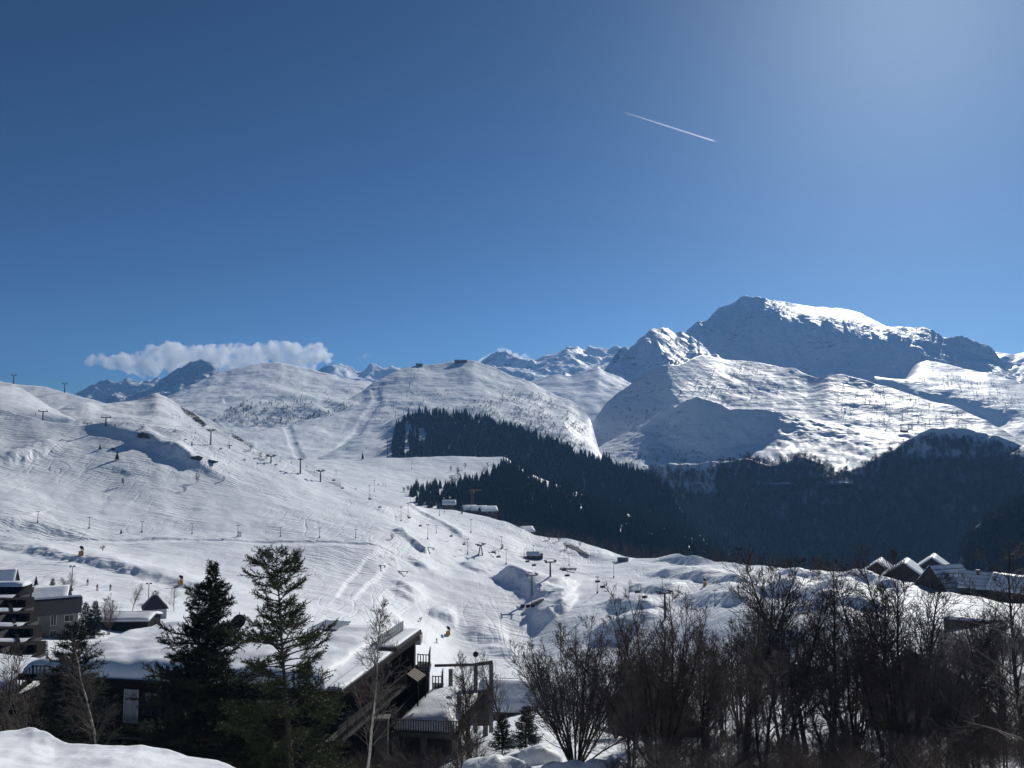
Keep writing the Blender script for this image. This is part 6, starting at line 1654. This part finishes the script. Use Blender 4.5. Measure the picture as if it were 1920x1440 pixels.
# ------------------------------------------------------------------ single trees and shrubs on the slopes
def far_tree(label, px, py, top, lay, kind, seed):
    g = LAY[lay].at(px, py)
    if g is None: print('MISS tree', px, py); return
    d = math.hypot(g.x, g.y); H = max(1.0, P(px, top, d).z - g.z)
    if kind == 'c' and H > 3 and px < 200 and py > 1080:
        t = make_conifer('fir_tree', label, seed, H, lambda u: 0.27 * H * (1 - u) ** 0.8 + 0.05, 75, 0.06 * H, 0.05, 0.3, 0.5, 0.045 * H, m_needle, m_dbark, 0.02 * H, 0.30 * H ** 0.4, 0.8, 0.1)
        t.location = g; return
    if kind == 'b' and H > 4 and lay == 'A':
        o = dup(protos[(2, 5, 4, 3)[seed % 4]], g, seed * 1.3, H / 10.0, label)
        if 'group' in o: del o['group']
        return
    nm, cat = {'c': ('fir_tree', 'tree'), 'b': ('bare_tree', 'tree'), 's': ('bare_shrub', 'shrub')}[kind]
    t = thing(nm, label, cat, g, seed * 1.3)
    if kind == 'c':
        v, f = far_conifer(seed, 9, 9, 0.21); link_mesh('foliage', [tuple(k * H for k in q) for q in v], f, m_needle, t)
        MB().bar((0, 0, -.3), (0, 0, H * .5), .03 * H * .6, .01 * H, 6).build('trunk', m_dbark, t)
    else:
        v, f = far_bare(seed, 70 if kind == 'b' else 46, 0.36 if kind == 'b' else 0.55, 0.25 if kind == 'b' else 0.03, 0.75, 1.0 if H > 7 else 1.6)
        link_mesh('crown', [tuple(k * H for k in q) for q in v], f, m_twig, t)
        MB().bar((0, 0, -.3), (0, 0, H * .5), .016 * H, .008 * H, 6).build('trunk', m_dbark, t)
for i, a in enumerate((
    ('small dark fir on the left flank of the knoll', 187, 843, 832, 'A', 'c'), ('larger dark fir on the knoll below the rocks', 219, 863, 845, 'A', 'c'), ('thin dark larch low on the knoll', 231, 911, 893, 'A', 'b'),
    ('bare shrub beside the lower rocks of the knoll', 369, 906, 885, 'A', 'b'), ('little shrub with a long shadow on the hillside', 346, 922, 911, 'A', 's'), ('shrub in the curve of the looping ski track', 419, 902, 891, 'A', 's'),
    ('small round fir above the traverse track', 227, 1001, 991, 'A', 'c'), ('shrub beside the fifth floodlight pole', 450, 1007, 994, 'A', 's'), ('shrub on the slope below the traverse track', 192, 1033, 1020, 'A', 's'),
    ('small dark fir on the left field beside the brown house roof', 67, 1098, 1079, 'A', 'c'), ('taller dark fir on the left field right of the brown house roof', 97, 1120, 1084, 'A', 'c'), ('round bare tree in the middle of the left field', 127, 1127, 1070, 'A', 'b'),
    ('broad bare tree left of the small blue hut', 248, 1145, 1094, 'A', 'b'), ('bare tree right of the small blue hut', 326, 1146, 1098, 'A', 'b'), ('thin bare tree just behind the small blue hut', 290, 1130, 1103, 'A', 'b'),
    ('small fir in front of the terraced block', 51, 1165, 1122, 'A', 'c'), ('tall dark spruce of the pair left of the long shed', 160, 1196, 1130, 'A', 'c'), ('second dark spruce of the pair left of the long shed', 176, 1196, 1127, 'A', 'c'),
    ('bare tree between the spruce pair and the long shed', 203, 1190, 1108, 'A', 'b'), ('dark fir beside the foot of the terraced block', 80, 1250, 1200, 'A', 'c'),
    ('leftmost small fir on the edge of the meadow', 648, 860, 847, 'N', 'c'), ('second small fir on the edge of the meadow', 656, 860, 849, 'N', 'c'), ('third small fir on the edge of the meadow', 664, 860, 850, 'N', 'c'), ('lone small fir on the meadow edge near the floodlight', 680, 861, 848, 'N', 'c'),
    ('small fir at the meadow edge left of the spruce wood', 736, 858, 848, 'N', 'c'), ('next small fir at the foot of the spruce wood', 750, 858, 847, 'N', 'c'),
    ('bare tree on the brow of the meadow slope, leftmost of a group', 845, 885, 872, 'N', 'b'), ('bare tree on the brow of the meadow slope, middle of a group', 858, 890, 873, 'N', 'b'), ('bare tree on the brow of the meadow slope, rightmost of a group', 872, 880, 866, 'N', 'b'),
    ('bare shrub under the group on the meadow slope', 852, 905, 892, 'N', 's'), ('small bare shrub on the snowy rise above the curved piste', 797, 952, 940, 'A', 's'), ('bare shrub at the edge of the lower spruce wood', 765, 922, 908, 'N', 'b'),
    ('bare tree at the edge of the lower spruce wood', 757, 923, 912, 'N', 'b'), ('pair of bare stems on the bump below the hillside', 735, 1011, 998, 'A', 's'), ('low bare bush beside the bend of the lower track', 789, 1165, 1155, 'A', 's'),
    ('bare shrub beside the dark road', 1062, 1030, 1012, 'A', 's'), ('bare shrub above the upper end of the dark road', 1048, 1015, 1000, 'A', 's'), ('bare shrub right of the dark road', 1087, 1024, 1012, 'A', 's'), ('bare shrub left of the snowy edge by the road', 1030, 1012, 996, 'A', 's'),
    ('bare shrub at the brown grass of the pointed hill', 470, 845, 834, 'B', 's'), ('bare shrub near the saddle pylons', 489, 859, 846, 'A', 's'), ('second bare shrub near the saddle pylons', 500, 861, 849, 'A', 's'),
    ('two-toned bare tree on the brow of the gorge wood', 1588, 872, 857, 'J2', 'b'))):
    far_tree(*a, seed=900 + i)
m_grass = plain('dry_grass', (0.16, 0.115, 0.07), 0.9, 0.5, 0.6)
pts = []
for p, x, y in fill('B', [(338, 763), (352, 768), (372, 782), (388, 797), (382, 800), (362, 786), (346, 775)], 1500, R): pts.append((p.x, p.y, p.z - .05, R.uniform(.3, .9), R.uniform(0, 6), R.randrange(2)))
for p, x, y in fill('B', [(432, 815), (445, 818), (470, 832), (484, 843), (470, 838), (440, 822)], 900, R): pts.append((p.x, p.y, p.z - .05, R.uniform(.3, .8), R.uniform(0, 6), R.randrange(2)))
scatter('dry_grass', pts, [far_bare(s, 26, 0.6, 0.02, 0.5, 5.0) + (0,) for s in (81, 82)], [m_grass])

# ------------------------------------------------------------------ clouds and contrail
def cloud_mat(name, size, dens):
    """white vapour, thinner towards the skin of each puff, broken up by noise"""
    m = bpy.data.materials.new(name); m.use_nodes = True; t = m.node_tree; N = t.nodes
    for n in list(N):
        if n.type == 'BSDF_PRINCIPLED': N.remove(n)
    pv = N.new('ShaderNodeVolumePrincipled'); pv.inputs['Color'].default_value = (1, 1, 1, 1); pv.inputs['Anisotropy'].default_value = 0.5
    tc = N.new('ShaderNodeTexCoord'); n1 = N.new('ShaderNodeTexNoise'); n1.inputs['Scale'].default_value = size; n1.inputs['Detail'].default_value = 5; n1.inputs['Roughness'].default_value = 0.6
    t.links.new(tc.outputs['Object'], n1.inputs['Vector'])
    c = N.new('ShaderNodeMapRange'); c.inputs['From Min'].default_value = 0.40; c.inputs['From Max'].default_value = 0.66; c.inputs['To Max'].default_value = dens; t.links.new(n1.outputs['Fac'], c.inputs['Value'])
    t.links.new(c.outputs[0], pv.inputs['Density'])
    t.links.new(pv.outputs[0], [n for n in N if n.type == 'OUTPUT_MATERIAL'][0].inputs['Volume'])
    return m
def cloud(label, mat, Y, puffs, seed):
    """one cloud: overlapping round puffs welded into a single closed body, px, py, radius in photograph pixels"""
    rr = random.Random(seed); mb_ = bpy.data.metaballs.new('cloud_puffs'); mb_.resolution = 26; mb_.threshold = 0.25
    ob = bpy.data.objects.new('cloud_puffs', mb_); COL.objects.link(ob)
    c0 = PY(puffs[0][0], puffs[0][1], Y)
    for px, py, r in puffs:
        q = PY(px, py, Y + rr.uniform(-60, 60)) - c0; e = mb_.elements.new(); e.co = q; e.radius = r / F * Y * rr.uniform(1.35, 1.9)
    dg = bpy.context.evaluated_depsgraph_get(); me = bpy.data.meshes.new_from_object(ob.evaluated_get(dg))
    bpy.data.objects.remove(ob); me.name = 'cloud'; me.materials.clear(); me.materials.append(mat)
    n = len(me.vertices); co = np.empty(n * 3, np.float32); no = np.empty(n * 3, np.float32)
    me.vertices.foreach_get('co', co); me.vertices.foreach_get('normal', no); co = co.reshape(-1, 3); no = no.reshape(-1, 3)
    k = 34 * fbm(co[:, 0] / 110 + co[:, 1] / 190, co[:, 2] / 90 - co[:, 1] / 150, 4, 431 + seed) + 15 * fbm(co[:, 0] / 38, co[:, 2] / 30 + co[:, 1] / 40, 4, 441)
    co = co + no * k[:, None]; me.vertices.foreach_set('co', co.ravel().astype(np.float32)); me.update()
    o = bpy.data.objects.new('cloud', me); COL.objects.link(o); o.location = c0
    return tag(o, label, 'cloud')
pf = [(172, 676, 9), (190, 674, 11), (212, 680, 13), (236, 680, 15), (262, 675, 17), (285, 668, 19), (300, 662, 18), (325, 668, 22), (345, 672, 20), (365, 664, 19), (385, 672, 22), (408, 668, 20), (425, 662, 17), (445, 668, 20), (468, 668, 20), (490, 662, 19), (508, 655, 15), (520, 662, 20), (545, 662, 19), (562, 668, 18), (590, 662, 16), (603, 666, 13), (612, 672, 9), (290, 688, 16), (330, 690, 16), (240, 690, 10), (265, 697, 10), (380, 690, 18), (430, 688, 18), (480, 686, 16), (530, 684, 16), (575, 684, 14)]
cloud('long white cumulus cloud lying over the far rocky ridge', cloud_mat('cloud_vapour', 0.008, 0.022), 9600, pf, 1)
cloud('small white cloud peeping over the far peaks beside the middle hill', cloud_mat('small_cloud_vapour', 0.010, 0.025), 9400, [(908, 680, 8), (920, 674, 10), (934, 667, 9), (944, 661, 8), (950, 668, 10), (966, 672, 9), (984, 670, 7), (992, 672, 5)], 2)
cloud('faint tiny cloud wisp right of the long cloud', cloud_mat('wisp_vapour', 0.02, 0.003), 9400, [(674, 670, 4), (684, 667, 5), (695, 668, 5)], 3)
# vapour trail: a long thin tapering tube of thin white vapour
ct = bpy.data.materials.new('vapour'); ct.use_nodes = True; tt = ct.node_tree
for n in list(tt.nodes):
    if n.type == 'BSDF_PRINCIPLED': tt.nodes.remove(n)
pv2 = tt.nodes.new('ShaderNodeVolumePrincipled'); pv2.inputs['Color'].default_value = (1, 1, 1, 1); pv2.inputs['Anisotropy'].default_value = 0.5
tc2 = tt.nodes.new('ShaderNodeTexCoord'); sp2 = tt.nodes.new('ShaderNodeSeparateXYZ'); tt.links.new(tc2.outputs['Generated'], sp2.inputs[0])
mr2 = tt.nodes.new('ShaderNodeMapRange'); mr2.inputs['To Min'].default_value = 0.0006; mr2.inputs['To Max'].default_value = 0.018; tt.links.new(sp2.outputs['X'], mr2.inputs['Value'])
tt.links.new(mr2.outputs[0], pv2.inputs['Density']); tt.links.new(pv2.outputs[0], [n for n in tt.nodes if n.type == 'OUTPUT_MATERIAL'][0].inputs['Volume'])
A_, B_ = PY(1165, 209, 14000), PY(1344, 266, 14000)
mb = MB(); n = 16
for k in range(n):
    u, v = k / n, (k + 1) / n
    mb.bar(A_.lerp(B_, u) - A_, A_.lerp(B_, v) - A_, 17 - 3 * u if k else 3, 17 - 3 * v if k < n - 1 else 4, 10, k in (0, n - 1))
# join the pieces into one closed tube
ctv = mb.build('contrail', ct); ctv.location = A_
bm = bmesh.new(); bm.from_mesh(ctv.data); bmesh.ops.remove_doubles(bm, verts=bm.verts, dist=0.01); bm.to_mesh(ctv.data); bm.free()
tag(ctv, 'thin white vapour trail slanting down across the clear sky', 'contrail')
# ------------------------------------------------------------------ air
hm = bpy.data.materials.new('haze'); hm.use_nodes = True
ht = hm.node_tree
for n in list(ht.nodes):
    if n.type == 'BSDF_PRINCIPLED': ht.nodes.remove(n)
pv = ht.nodes.new('ShaderNodeVolumePrincipled')
pv.inputs['Color'].default_value = (0.24, 0.52, 1.0, 1)
pv.inputs['Density'].default_value = 0.000078
pv.inputs['Anisotropy'].default_value = 0.2
ht.links.new(pv.outputs['Volume'], [n for n in ht.nodes if n.type == 'OUTPUT_MATERIAL'][0].inputs['Volume'])
hz = MB().box((0, 3600, 370), (9000, 8400, 1300)).build('haze', hm)
tag(hz, kind='stuff')
